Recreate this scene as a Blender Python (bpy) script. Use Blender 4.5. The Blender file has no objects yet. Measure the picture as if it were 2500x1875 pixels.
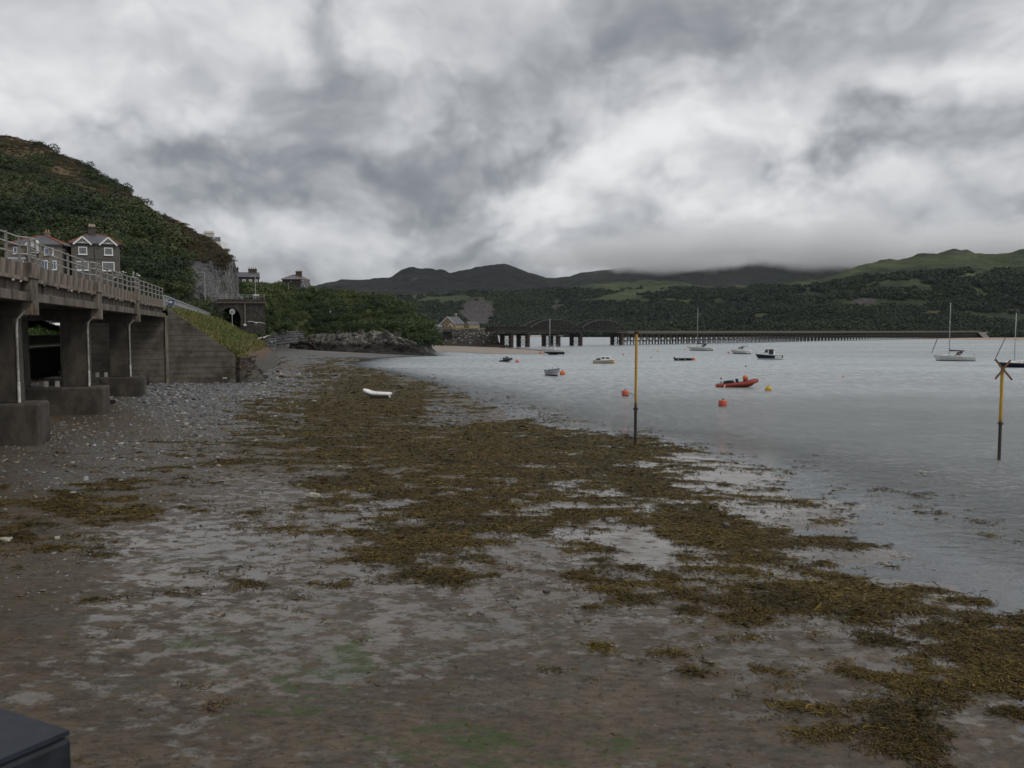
import bpy, bmesh, math, random
import numpy as np
from mathutils import Vector, Matrix

# ------------------------------------------------------------------ camera, sky, sun, exposure
scene = bpy.context.scene
col = scene.collection
F, CX, CY, HY, H = 2050.0, 1250.0, 937.5, 808.0, 6.5      # focal length and horizon of the lens, eye height above the water
TILT = math.atan((CY - HY) / F)
CT, ST = math.cos(TILT), math.sin(TILT)

def ray(px, py):
    u, v = (px - CX) / F, (CY - py) / F
    return (u, CT + v * ST, -ST + v * CT)
def P(px, py, Y):                       # the point at distance Y in that direction
    d = ray(px, py); k = Y / d[1]
    return Vector((d[0] * k, Y, H + d[2] * k))
def G(px, py, z=0.0):                   # the point on the level z in that direction
    d = ray(px, py); k = (z - H) / d[2]
    return Vector((d[0] * k, d[1] * k, z))
def proj(X, Y, Z):                      # world -> photograph pixels (numpy)
    dz = Z - H
    f = Y * CT - dz * ST; up = Y * ST + dz * CT
    f = np.maximum(f, .05)
    return CX + F * X / f, CY - F * up / f

cam_d = bpy.data.cameras.new('camera'); cam = bpy.data.objects.new('camera', cam_d); col.objects.link(cam)
cam.location = (0, 0, H); cam.rotation_euler = (math.pi / 2 - TILT, 0, 0)
cam_d.sensor_width = 36; cam_d.lens = 36 * F / 2500
cam_d.clip_start = .05; cam_d.clip_end = 30000
cam_d.dof.use_dof = True; cam_d.dof.focus_distance = 60; cam_d.dof.aperture_fstop = 14
scene.camera = cam

scene.render.engine = 'CYCLES'
scene.view_settings.view_transform = 'Standard'; scene.view_settings.look = 'None'
scene.view_settings.exposure = 0.0; scene.view_settings.gamma = 1.0
scene.view_settings.use_curve_mapping = False
cy = scene.cycles
cy.use_denoising = True
cy.max_bounces = 8; cy.diffuse_bounces = 3; cy.glossy_bounces = 3; cy.transmission_bounces = 4
cy.transparent_max_bounces = 8; cy.volume_bounces = 6
cy.sample_clamp_indirect = 6

class NT:
    """short hand for building node trees"""
    def __init__(s, tree): s.t = tree
    def n(s, typ, **kw):
        nd = s.t.nodes.new(typ)
        for k, v in kw.items(): setattr(nd, k, v)
        return nd
    def put(s, sock, v):
        if isinstance(v, bpy.types.NodeSocket): s.t.links.new(v, sock)
        elif v is not None:
            if sock.type == 'RGBA' and len(v) == 3: v = (*v, 1)
            sock.default_value = v
    def m(s, op, a, b=None, c=None, clamp=False):
        nd = s.n('ShaderNodeMath', operation=op, use_clamp=clamp)
        for i, v in enumerate((a, b, c)): s.put(nd.inputs[i], v)
        return nd.outputs[0]
    def v(s, op, a, b=None):
        nd = s.n('ShaderNodeVectorMath', operation=op)
        if op == 'SCALE': s.put(nd.inputs[0], a); s.put(nd.inputs['Scale'], b)
        else:
            s.put(nd.inputs[0], a)
            if b is not None: s.put(nd.inputs[1], b)
        return nd.outputs['Value'] if op in ('DOT_PRODUCT', 'LENGTH', 'DISTANCE') else nd.outputs[0]
    def noise(s, vec, scale, detail=5, rough=.5, dist=0., color=False):
        nd = s.n('ShaderNodeTexNoise')
        s.put(nd.inputs['Vector'], vec); s.put(nd.inputs['Scale'], scale); s.put(nd.inputs['Detail'], detail)
        s.put(nd.inputs['Roughness'], rough); s.put(nd.inputs['Distortion'], dist)
        return nd.outputs['Color'] if color else nd.outputs[0]
    def voro(s, vec, scale, feature='F1', out='Distance', rnd=1.):
        nd = s.n('ShaderNodeTexVoronoi', feature=feature)
        s.put(nd.inputs['Vector'], vec); s.put(nd.inputs['Scale'], scale); s.put(nd.inputs['Randomness'], rnd)
        return nd.outputs[out]
    def step(s, x, a, b, lo=0., hi=1.):
        nd = s.n('ShaderNodeMapRange', interpolation_type='SMOOTHSTEP')
        for k, v in zip(('Value', 'From Min', 'From Max', 'To Min', 'To Max'), (x, a, b, lo, hi)): s.put(nd.inputs[k], v)
        return nd.outputs[0]
    def ramp(s, fac, stops):
        nd = s.n('ShaderNodeValToRGB'); s.put(nd.inputs[0], fac); e = nd.color_ramp.elements
        while len(e) < len(stops): e.new(.5)
        for el, (p, c) in zip(e, stops):
            el.position = p; el.color = (*c, 1) if len(c) == 3 else c
        return nd.outputs[0]
    def mix(s, f, a, b):
        nd = s.n('ShaderNodeMix', data_type='RGBA')
        s.put(nd.inputs[0], f); s.put(nd.inputs[6], a); s.put(nd.inputs[7], b)
        return nd.outputs[2]
    def mul(s, a, b):
        nd = s.n('ShaderNodeMix', data_type='RGBA', blend_type='MULTIPLY')
        nd.inputs[0].default_value = 1; s.put(nd.inputs[6], a); s.put(nd.inputs[7], b)
        return nd.outputs[2]
    def xyz(s, vec):
        nd = s.n('ShaderNodeSeparateXYZ'); s.put(nd.inputs[0], vec); return nd.outputs
    def comb(s, x, y, z):
        nd = s.n('ShaderNodeCombineXYZ')
        for i, v in enumerate((x, y, z)): s.put(nd.inputs[i], v)
        return nd.outputs[0]
    def bump(s, h, strength, dist=.1, nrm=None):
        nd = s.n('ShaderNodeBump'); s.put(nd.inputs['Height'], h); s.put(nd.inputs['Strength'], strength)
        s.put(nd.inputs['Distance'], dist)
        if nrm is not None: s.put(nd.inputs['Normal'], nrm)
        return nd.outputs[0]
    def attr(s, name): 
        nd = s.n('ShaderNodeAttribute', attribute_name=name); return nd

SUN_AZ, SUN_EL = math.radians(118), math.radians(48)         # azimuth measured from straight ahead to the right
world = bpy.data.worlds.new('World'); scene.world = world; world.use_nodes = True
SKY_L = .50
def build_world():
    t = world.node_tree; t.nodes.clear(); k = NT(t)
    d = k.v('NORMALIZE', k.n('ShaderNodeTexCoord').outputs['Generated'])
    x, y, z = k.xyz(d)
    zc = k.m('ADD', k.m('MAXIMUM', z, 0.), .16)
    plane = k.comb(k.m('DIVIDE', x, zc), k.m('DIVIDE', y, zc), 0.)
    w1 = k.v('SUBTRACT', k.noise(plane, .55, 4, .5, color=True), (.5, .5, .5))
    plane2 = k.v('ADD', plane, k.v('SCALE', w1, 1.1))
    n1 = k.noise(plane2, .62, 6, .56)                                     # flat stratus sheets in perspective
    w2 = k.v('SUBTRACT', k.noise(d, 3.2, 4, .55, color=True), (.5, .5, .5))
    d2 = k.v('ADD', k.v('MULTIPLY', d, (1., 1., 1.45)), k.v('SCALE', w2, .20))
    def billow(vec, scale, detail):                                        # cauliflower heads of heaped cloud
        nd = k.n('ShaderNodeTexVoronoi', feature='F1'); nd.normalize = True
        k.put(nd.inputs['Vector'], vec); nd.inputs['Scale'].default_value = scale; nd.inputs['Detail'].default_value = detail; nd.inputs['Roughness'].default_value = .55; nd.inputs['Lacunarity'].default_value = 2.3
        return k.m('SUBTRACT', 1., nd.outputs['Distance'])
    n2 = k.m('ADD', k.m('MULTIPLY', billow(d2, 4.4, 3.), .5), k.m('MULTIPLY', k.noise(d2, 3.4, 5, .54), .62))
    up = k.v('ADD', d2, (.012, 0., .04))
    n2u = k.m('ADD', k.m('MULTIPLY', billow(up, 4.4, 3.), .5), k.m('MULTIPLY', k.noise(up, 3.4, 5, .54), .62))
    w3 = k.v('SUBTRACT', k.noise(d, 9., 4, .64, color=True), (.5, .5, .5))
    dw = k.v('ADD', k.v('ADD', d, k.v('SCALE', w2, .22)), k.v('SCALE', w3, .085))
    low = k.step(z, .12, .5, 1., .5)                                     # heaps stand low in the sky, sheets overhead
    L = k.m('ADD', SKY_L, k.m('MULTIPLY', k.m('SUBTRACT', n1, .5), .24))
    L = k.m('ADD', L, k.m('MULTIPLY', k.step(n2, .60, .71, -.5, .5), k.m('MULTIPLY', low, .20)))
    relief = k.m('MULTIPLY', k.m('SUBTRACT', n2, n2u), 1.9)
    L = k.m('ADD', L, k.m('MULTIPLY', relief, low))
    for (px, py, sx, sy, ang, amp) in CLOUDS:
        c = Vector(ray(px, py)).normalized()
        r = c.cross(Vector((0, 0, 1))).normalized(); u = r.cross(c)
        a_ = math.radians(ang); r2 = r * math.cos(a_) + u * math.sin(a_); u2 = u * math.cos(a_) - r * math.sin(a_)
        a = k.m('MULTIPLY', k.v('DOT_PRODUCT', dw, tuple(r2)), F / sx)
        b = k.m('MULTIPLY', k.v('DOT_PRODUCT', dw, tuple(u2)), F / sy)
        q = k.m('ADD', k.m('MULTIPLY', a, a), k.m('MULTIPLY', b, b))
        g = k.m('EXPONENT', k.m('MULTIPLY', q, -1.))
        g = k.m('MULTIPLY', g, k.m('GREATER_THAN', k.v('DOT_PRODUCT', d, tuple(c)), 0.))
        L = k.m('MULTIPLY_ADD', g, amp, L)
    L = k.step(L, -.08, 1.04, .235, .89)
    L = k.m('MULTIPLY', L, k.step(z, -.06, -.01, .35, 1.))            # below the horizon: dull land and sea beyond the scene
    tint = k.ramp(L, [(.17, (.90, .98, 1.08)), (.34, (.945, .985, 1.05)), (.55, (.975, .99, 1.03)), (.85, (1., 1.0, 1.0))])
    cloud = k.v('SCALE', tint, L)
    sky = k.n('ShaderNodeTexSky', sky_type='NISHITA', sun_disc=False)
    sky.sun_elevation = SUN_EL; sky.sun_rotation = SUN_AZ
    skyc = k.v('SCALE', sky.outputs[0], .08)
    colr = k.mix(.07, cloud, skyc)
    bg = k.n('ShaderNodeBackground'); k.put(bg.inputs[0], colr); bg.inputs[1].default_value = 1.0
    out = k.n('ShaderNodeOutputWorld'); t.links.new(bg.outputs[0], out.inputs[0])
# the sky in view: px, py, half-widths, tilt, brighter or darker
CLOUDS = [
    (1420, 150, 500, 120, 16, -.34), (2050, 20, 560, 70, 4, -.04),
    (765, 110, 42, 130, -6, -.28), (560, 60, 170, 100, 0, .20), (150, 60, 220, 130, 0, .20), (960, 150, 80, 130, 10, .18), (250, 210, 260, 60, -14, .12), (880, 60, 60, 100, 0, .12),
    (600, 430, 500, 85, 6, -.30), (430, 490, 170, 60, 0, -.10), (850, 420, 260, 60, 14, -.10), (1050, 450, 330, 40, 16, -.14), (150, 330, 200, 60, -10, -.06),
    (1000, 330, 330, 36, 16, .10), (1250, 290, 200, 40, 14, .12),
    (1600, 350, 300, 80, 20, .24), (2180, 240, 430, 60, 8, .30), (1850, 470, 240, 80, 0, .14), (1500, 430, 160, 60, 0, .16),
    (2140, 350, 125, 85, 0, -.42), (2440, 385, 110, 70, 0, -.28), (1880, 400, 45, 75, 0, -.16),
    (2250, 540, 300, 45, -4, -.08), (2480, 600, 200, 60, 0, -.20), (2250, 460, 260, 30, -4, .12),
    (1130, 580, 80, 22, 12, -.22), (700, 650, 620, 75, 0, -.26), (1250, 690, 500, 40, 0, -.10),
    (640, 545, 170, 24, 0, .10), (1350, 540, 330, 60, 0, .08), (1750, 620, 330, 40, 0, .10)]
build_world()
sun_d = bpy.data.lights.new('sun', 'SUN'); sun_d.energy = 1.4; sun_d.angle = math.radians(18); sun_d.color = (1., .96, .9)
sun = bpy.data.objects.new('sun', sun_d); col.objects.link(sun)
sdir = Vector((math.sin(SUN_AZ) * math.cos(SUN_EL), math.cos(SUN_AZ) * math.cos(SUN_EL), math.sin(SUN_EL)))
sun.rotation_euler = sdir.to_track_quat('Z', 'Y').to_euler(); sun.location = (60, 40, 90)
# ------------------------------------------------------------------ helpers
rng = np.random.default_rng(7); rnd = random.Random(11)
def hash2(ix, iy, seed):
    h = (ix.astype(np.int64) * 374761393 + iy.astype(np.int64) * 668265263 + seed * 982451653) & 0xffffffff
    h = ((h ^ (h >> 13)) * 1274126177) & 0xffffffff
    return ((h ^ (h >> 16)) & 0xffff) / 65535.0
def vnoise(x, y, seed=0):
    x = np.asarray(x, float); y = np.asarray(y, float)
    ix, iy = np.floor(x), np.floor(y); fx, fy = x - ix, y - iy
    fx = fx * fx * (3 - 2 * fx); fy = fy * fy * (3 - 2 * fy)
    a, b = hash2(ix, iy, seed), hash2(ix + 1, iy, seed); c, d = hash2(ix, iy + 1, seed), hash2(ix + 1, iy + 1, seed)
    return (a + (b - a) * fx) * (1 - fy) + (c + (d - c) * fx) * fy
def fbm(x, y, octv=4, seed=0, gain=.5):
    s, a, t = 0, 1, 0
    for i in range(octv):
        s = s + a * vnoise(x * 2 ** i + 17.3 * i, y * 2 ** i - 9.1 * i, seed + i); t += a; a *= gain
    return s / t - .5
def sstep(x, a, b):
    t = np.clip((x - a) / (b - a), 0, 1); return t * t * (3 - 2 * t)
def lin(x, xs, ys): return np.interp(x, xs, ys)

MATS = {}
def M(name, c, c2=None, scale=2., rough=.75, bump=0., bscale=None, bdist=.03, metal=0., spec=.35, stretch=(1, 1, 1), detail=6, lo=.38, hi=.62, c3=None, scale3=.4):
    """one procedural surface: two (three) colours mixed by noise, with fine relief"""
    if name in MATS: return MATS[name]
    m = bpy.data.materials.new(name); m.use_nodes = True; t = m.node_tree; k = NT(t)
    b = t.nodes['Principled BSDF']
    co = k.v('MULTIPLY', k.n('ShaderNodeTexCoord').outputs['Object'], stretch)
    base = (*c, 1)
    if c2 is not None:
        base = k.mix(k.step(k.noise(co, scale, detail, .6), lo, hi), c, c2)
        if c3 is not None: base = k.mix(k.step(k.noise(co, scale3, 5, .65), .5, .64), base, c3)
    k.put(b.inputs['Base Color'], base)
    b.inputs['Roughness'].default_value = rough; b.inputs['Metallic'].default_value = metal
    b.inputs['Specular IOR Level'].default_value = spec
    if bump: k.put(b.inputs['Normal'], k.bump(k.noise(co, bscale or scale * 4, 6, .6), bump, bdist))
    MATS[name] = m; return m

class MB:
    """collects simple solids, then links them as ONE mesh object"""
    def __init__(s): s.v = []; s.f = []
    def add(s, vs, fs):
        o = len(s.v); s.v += [tuple(p) for p in vs]; s.f += [tuple(i + o for i in f) for f in fs]; return s
    def box(s, c, d, rz=0., rx=0., ry=0., taper=1.):
        R = Matrix.Rotation(rz, 3, 'Z') @ Matrix.Rotation(ry, 3, 'Y') @ Matrix.Rotation(rx, 3, 'X'); c = Vector(c)
        vs = []
        for z in (-.5, .5):
            q = taper if z > 0 else 1.
            for x, y in ((-.5, -.5), (.5, -.5), (.5, .5), (-.5, .5)): vs.append(c + R @ Vector((x * d[0] * q, y * d[1] * q, z * d[2])))
        return s.add(vs, [(3, 2, 1, 0), (4, 5, 6, 7), (0, 1, 5, 4), (1, 2, 6, 5), (2, 3, 7, 6), (3, 0, 4, 7)])
    def bar(s, a, b, w, h=None):
        a, b = Vector(a), Vector(b); h = h or w; d = (b - a); L = d.length; d.normalize()
        up = Vector((0, 0, 1)) if abs(d.z) < .95 else Vector((1, 0, 0))
        r = d.cross(up).normalized(); u = r.cross(d)
        vs = [p + r * (x * w / 2) + u * (z * h / 2) for p in (a, b) for x, z in ((-1, -1), (1, -1), (1, 1), (-1, 1))]
        return s.add(vs, [(0, 1, 2, 3), (7, 6, 5, 4), (0, 4, 5, 1), (1, 5, 6, 2), (2, 6, 7, 3), (3, 7, 4, 0)])
    def tube(s, pts, r, n=8, cap=True):
        pts = [Vector(p) for p in pts]; rs = r if isinstance(r, (list, tuple)) else [r] * len(pts)
        o = len(s.v); rings = []
        for i, p in enumerate(pts):
            d = (pts[min(i + 1, len(pts) - 1)] - pts[max(i - 1, 0)]).normalized()
            up = Vector((0, 0, 1)) if abs(d.z) < .9 else Vector((1, 0, 0))
            a = d.cross(up).normalized(); b = a.cross(d)
            ring = []
            for j in range(n):
                an = 2 * math.pi * j / n; ring.append(len(s.v)); s.v.append(tuple(p + (a * math.cos(an) + b * math.sin(an)) * rs[i]))
            rings.append(ring)
        for i in range(len(rings) - 1):
            for j in range(n): s.f.append((rings[i][j], rings[i][(j + 1) % n], rings[i + 1][(j + 1) % n], rings[i + 1][j]))
        if cap: s.f.append(tuple(rings[0][::-1])); s.f.append(tuple(rings[-1]))
        return s
    def lathe(s, prof, n=14, c=(0, 0, 0)):
        o = len(s.v)
        for r, z in prof:
            for j in range(n): a = 2 * math.pi * j / n; s.v.append((c[0] + r * math.cos(a), c[1] + r * math.sin(a), c[2] + z))
        for i in range(len(prof) - 1):
            for j in range(n): s.f.append((o + i * n + j, o + i * n + (j + 1) % n, o + (i + 1) * n + (j + 1) % n, o + (i + 1) * n + j))
        s.f.append(tuple(o + j for j in range(n))[::-1]); s.f.append(tuple(o + (len(prof) - 1) * n + j for j in range(n)))
        return s
    def ball(s, c, r, n=12, m=8, sq=(1, 1, 1)):
        pr = [(math.sin(math.pi * i / m) * .9999 + 1e-4, -math.cos(math.pi * i / m)) for i in range(m + 1)]
        o = len(s.v); s.lathe([(a * r, b * r) for a, b in pr], n)
        for i in range(o, len(s.v)):
            v = s.v[i]; s.v[i] = (c[0] + v[0] * sq[0], c[1] + v[1] * sq[1], c[2] + v[2] * sq[2])
        return s
    def prism(s, poly, a, b):
        """poly: list of 3D points, extruded by the vector a->b"""
        d = Vector(b) - Vector(a); n = len(poly)
        vs = [Vector(p) for p in poly] + [Vector(p) + d for p in poly]
        return s.add(vs, [tuple(range(n))[::-1], tuple(range(n, 2 * n))] + [(i, (i + 1) % n, n + (i + 1) % n, n + i) for i in range(n)])
    def grid(s, rows, close=False):
        o = len(s.v); w = len(rows[0])
        for r in rows: s.v += [tuple(p) for p in r]
        for i in range(len(rows) - 1):
            for j in range(w if close else w - 1):
                s.f.append((o + i * w + j, o + i * w + (j + 1) % w, o + (i + 1) * w + (j + 1) % w, o + (i + 1) * w + j))
        return s
    def mesh(s, name):
        me = bpy.data.meshes.new(name); me.from_pydata(s.v, [], s.f)
        bm = bmesh.new(); bm.from_mesh(me); bmesh.ops.recalc_face_normals(bm, faces=bm.faces); bm.to_mesh(me); bm.free()
        return me
    def build(s, name, mat, parent=None, smooth=False, loc=None, bevel=0.):
        o = bpy.data.objects.new(name, s.mesh(name)); col.objects.link(o)
        if isinstance(mat, bpy.types.Material): o.data.materials.append(mat)
        if smooth: o.data.shade_smooth()
        if smooth == 'auto': o.data.set_sharp_from_angle(angle=.7)
        if parent is not None: o.parent = parent
        if loc is not None: o.location = loc
        if bevel:
            bv = o.modifiers.new('bevel', 'BEVEL'); bv.width = bevel; bv.segments = 2; bv.limit_method = 'ANGLE'
        return o
def tag(o, label=None, cat=None, group=None, kind=None):
    if label: o['label'] = label
    if cat: o['category'] = cat
    if group: o['group'] = group
    if kind: o['kind'] = kind
    return o
def thing(name, label, cat, loc=(0, 0, 0), rz=0., group=None):
    o = bpy.data.objects.new(name, None); col.objects.link(o); o.location = loc; o.rotation_euler = (0, 0, rz)
    o.empty_display_size = .3
    return tag(o, label, cat, group)
def dup(root, loc, rz=None, scale=None, label=None, group=None):
    r = root.copy(); col.objects.link(r); r.location = loc
    if rz is not None: r.rotation_euler = (r.rotation_euler[0], r.rotation_euler[1], rz)
    if scale is not None: r.scale = scale
    if label: r['label'] = label
    if group: r['group'] = group
    for ch in list(root.children):
        c = ch.copy(); col.objects.link(c); c.parent = r
        for g in list(ch.children):
            e = g.copy(); col.objects.link(e); e.parent = c
    return r
def inst(name, me, parent, loc=(0, 0, 0), rz=0., scale=(1, 1, 1)):
    o = bpy.data.objects.new(name, me); col.objects.link(o); o.parent = parent; o.location = loc; o.rotation_euler = (0, 0, rz); o.scale = scale
    return o
def np_mesh(name, verts, faces, mat, attrs=None, cols=None, smooth=False, parent=None):
    """faces: (n,3) or (n,4) array"""
    me = bpy.data.meshes.new(name); n, w = faces.shape
    me.vertices.add(len(verts)); me.vertices.foreach_set('co', np.ascontiguousarray(verts, np.float32).ravel())
    me.loops.add(n * w); me.loops.foreach_set('vertex_index', np.ascontiguousarray(faces, np.int32).ravel())
    me.polygons.add(n); me.polygons.foreach_set('loop_start', np.arange(0, n * w, w, dtype=np.int32))
    me.update(calc_edges=True)
    for k, a in (attrs or {}).items():
        at = me.attributes.new(k, 'FLOAT', 'POINT'); at.data.foreach_set('value', np.ascontiguousarray(a, np.float32).ravel())
    if cols is not None:
        at = me.color_attributes.new('col', 'FLOAT_COLOR', 'POINT')
        c4 = np.ones((len(verts), 4), np.float32); c4[:, :3] = cols; at.data.foreach_set('color', c4.ravel())
    if smooth: me.shade_smooth()
    me.materials.append(mat)
    o = bpy.data.objects.new(name, me); col.objects.link(o)
    if parent is not None: o.parent = parent
    return o
def grid_faces(nr, nc):
    i = np.arange((nr - 1) * (nc - 1)); r, c = i // (nc - 1), i % (nc - 1); a = r * nc + c
    return np.stack([a, a + 1, a + nc + 1, a + nc], 1)
def leaf_cloud(cen, rad, n_per, size, colr, up=-.25, flat=.0):
    """leaf faces spread through the shells of many crowns; cen (N,3), rad (N,3), size (N,), colr (N,3)"""
    N = len(cen); k = N * n_per; idx = np.repeat(np.arange(N), n_per)
    z = rng.uniform(up, 1, k); a = rng.uniform(0, 2 * np.pi, k); q = np.sqrt(np.maximum(0, 1 - z * z))
    d = np.stack([q * np.cos(a), q * np.sin(a), z], 1)
    lump = 1 + .22 * np.sin(a * 3 + idx * 1.7) * q + .18 * np.sin(z * 5 + idx)
    pos = cen[idx] + d * rad[idx] * (rng.uniform(.62, 1.04, k) * lump)[:, None]
    nrm = d + rng.normal(0, .55, (k, 3)); nrm /= np.linalg.norm(nrm, axis=1)[:, None]
    t = np.cross(nrm, rng.normal(0, 1, (k, 3))); t /= np.linalg.norm(t, axis=1)[:, None] + 1e-9
    b = np.cross(nrm, t); s = (size[idx] * rng.uniform(.6, 1.3, k))[:, None]
    v = np.stack([pos - t * s, pos - b * s * .6, pos + t * s, pos + b * s * .6], 1).reshape(-1, 3)
    f = np.arange(k * 4).reshape(-1, 4)
    c = colr[idx] * rng.uniform(.65, 1.4, (k, 1))
    return v, f, np.repeat(c, 4, 0)
def leaf_mat(name='leaf', rough=.65, spec=.25):
    if name in MATS: return MATS[name]
    m = bpy.data.materials.new(name); m.use_nodes = True; k = NT(m.node_tree); b = m.node_tree.nodes['Principled BSDF']
    k.put(b.inputs['Base Color'], k.attr('col').outputs['Color']); b.inputs['Roughness'].default_value = rough
    b.inputs['Specular IOR Level'].default_value = spec
    MATS[name] = m; return m
LEAF = leaf_mat()
# ------------------------------------------------------------------ the shore: beach sheet and water
SHORE = np.array([(9, -30), (9.5, 6), (10.2, 12), (10.9, 17.7), (11.9, 25), (12.2, 33), (10.5, 41), (7.5, 47.5), (2.5, 56), (-2.5, 72), (-7, 93),
                  (-17, 122), (-28, 150), (-34, 175), (-34, 205), (-27, 216), (-21, 221), (-25, 234), (-31, 252), (-30, 264), (-15, 263), (-4, 243), (6, 238), (13, 249),
                  (7, 288), (-4, 325), (-6, 345), (-60, 420), (-400, 420), (-400, -30)], float)
def shore_dist(X, Y):
    """signed distance to the water's edge, positive on land"""
    best = np.full(X.shape, 1e9); inside = np.zeros(X.shape, bool); n = len(SHORE)
    for i in range(n):
        a, b = SHORE[i], SHORE[(i + 1) % n]; d = b - a; L2 = d @ d
        t = np.clip(((X - a[0]) * d[0] + (Y - a[1]) * d[1]) / L2, 0, 1)
        if i < n - 3: best = np.minimum(best, np.hypot(X - a[0] - t * d[0], Y - a[1] - t * d[1]))
        c = (a[1] > Y) != (b[1] > Y)
        with np.errstate(divide='ignore', invalid='ignore'):
            xi = a[0] + (Y - a[1]) / (b[1] - a[1] if b[1] != a[1] else 1e-9) * d[0]
        inside ^= c & (X < xi)
    return np.where(inside, best, -best)
def beach_z(X, Y, fine=True):
    d = shore_dist(X, Y)
    up = np.where(d < 40, .019 * d, .76 + .008 * (d - 40)); z = np.where(d > 0, up, np.maximum(.035 * d, -2.2))
    spit = sstep(Y, 225, 240); z = z + spit * np.where(d > 0, .012 * d, 0)
    near = 1 - sstep(Y, 60, 120)
    z = z + near * (fbm(X / 3.2 + 4, Y / 2.2, 3, 21) * .10 + fbm(X / 9., Y / 6., 2, 5) * .10) + (1 - near) * fbm(X / 12., Y / 12., 3, 8) * .12
    if fine: z = z + near * fbm(X / .45, Y / .35, 3, 33) * .018
    return z
def shepard(px, py, pts):
    pts = np.array(pts, float); num = np.zeros(px.shape); den = np.zeros(px.shape)
    for x, y, v in pts:
        w = 1 / (((px - x) / 1.4) ** 2 + ((py - y) * 1.5) ** 2 + 300.) ** 1.6
        num += w * v; den += w
    return num / den
WEED = [(650,1000,.75),(700,950,.6),(760,905,.75),(800,885,.7),(850,1000,1),(1000,1000,.9),(1000,1100,1),(1200,1080,1),(1400,1110,.95),(1550,1105,.95),(800,1100,.9),(900,1150,.75),(600,1080,.6),(500,1060,.35),
 (1150,1170,.75),(1300,1180,.7),(1550,1150,.8),(1650,1130,.6),(1450,1250,.7),(1700,1270,.95),(1800,1320,.95),(1200,1300,.75),(950,1320,.65),(1050,1370,.7),(1300,1380,.3),(1560,1325,.15),(1500,1420,.75),(1700,1420,.8),(1850,1470,.85),(2000,1420,.8),(2150,1500,.85),(2350,1550,.95),(2450,1620,.95),(2250,1640,.62),(2480,1720,.5),(2400,1790,.2),(2490,1840,.2),(2000,1560,.25),(1750,1560,.35),(1850,1650,.32),(2050,1690,.38),(1980,1780,.5),(2250,1820,.5),(2400,1830,.3),(1600,1550,.15),(1300,1520,.16),(1000,1500,.12),(700,1400,.1),(600,1550,.08),(300,1650,.03),(100,1750,0),(1200,1750,.08),(1600,1750,.06),(800,1750,.06),(1500,1850,.05),(2000,1860,.1),(0,1250,.55),(150,1280,.62),(300,1260,.55),(100,1180,.4),(0,1100,.05),(250,1050,.05),(450,1180,.42),(650,1250,.25),(780,1280,.45),(400,1350,.15),(200,1450,.15),(500,1330,.15),(0,1500,.08),
 (1900,1100,.03),(2200,1300,.2),(2400,1400,.05),(1750,1190,.5),(1850,1170,.42),(1900,1250,.52),(2100,1370,.55),(2300,1480,.55),(2000,1150,.2),(1700,1040,.05),(1400,1020,.42),(1250,985,.45),(1100,945,.5),(1000,905,.35),(900,890,.5),(1500,1000,.05),(1200,930,.1),(950,880,.55),(780,868,.5),(700,882,.5),(900,872,.65),(1000,871,.55),(850,870,.6),
 (450,950,0),(600,950,.08),(620,920,.05),(300,960,0),(100,1050,0),(400,1000,.05),(720,890,.3),(1000,960,.95),(900,930,1),(1080,1005,.45),(1300,1080,.95),(1450,1090,1)]
SHING = [(500,1260,.05),(700,1320,0),(300,1350,0),(900,1400,0),(200,1310,.06),(100,1350,.03),(600,1210,.12),(450,1230,.1),(800,1200,.05),(400,1290,.0),(300,930,.7),(450,950,1),(600,950,1),(700,940,.75),(720,905,.6),(650,1000,.5),(400,1015,.55),(200,960,.3),(150,1030,.16),(280,1045,.18),(350,1070,.25),(100,1130,.38),(250,1120,.5),(400,1110,.5),(550,1050,.55),(300,1180,.5),(150,1200,.5),(450,1160,.4),(600,1150,.25),(50,1250,.25),(800,960,.15),(950,1010,.35),(1060,1005,.55),(1000,960,.1),(1000,1100,.05),(0,1400,.03),(800,1300,.05),(1500,1200,0),(2200,1600,0),(700,1600,.02),(850,900,.1),(700,1170,.2),(1100,940,0),(1400,1000,0),(1700,1050,0)]
WET = [(300,1350,.6),(500,1350,.68),(600,1250,.5),(700,1350,.62),(450,1450,.62),(300,1550,.55),(150,1620,.42),(200,1720,.46),(500,1600,.58),(700,1550,.58),(800,1600,.6),(900,1480,.5),(850,1430,.65),(1100,1450,.5),(1300,1450,.45),(1500,1700,.22),(1200,1800,.18),(2000,1800,.2),(80,1400,.15),(50,1550,.12),(50,1250,0),(400,1000,0),(1000,1100,.2),(1500,1130,.8),(1700,1180,1),(1500,1320,.8),(1900,1350,.9),(2100,1450,.8),(2300,1500,.7),(1300,1300,.65),(1000,1250,.65),(1250,1400,.6),(1600,1600,.4),(1900,1600,.45),(2300,1700,.45),(350,1750,.35),(700,1750,.3),(100,1850,.2),(2400,1850,.3),(600,1100,.1),(250,1250,.1)]
GREEN = [(530,1340,.1),(500,1590,.75),(650,1560,.4),(800,1650,.8),(600,1620,.4),(860,1660,.7),(300,1500,.2),(1000,1720,.4),(1150,1800,.75),(1100,1830,.7),(1250,1760,.3),(1480,1830,.6),(1000,1520,.3),(900,1400,.2),(50,1500,.45),(1050,1560,.4),(1350,1560,.2),(700,1450,.3),(400,1300,.2),(200,1650,.1),(1700,1700,.05),(2100,1680,.1),(2000,1300,0),(500,1000,0),(1400,1150,0),(300,1850,.0),(1500,1650,.1),(2400,1700,.1),(900,1250,.1),(100,1250,.15)]
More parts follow.
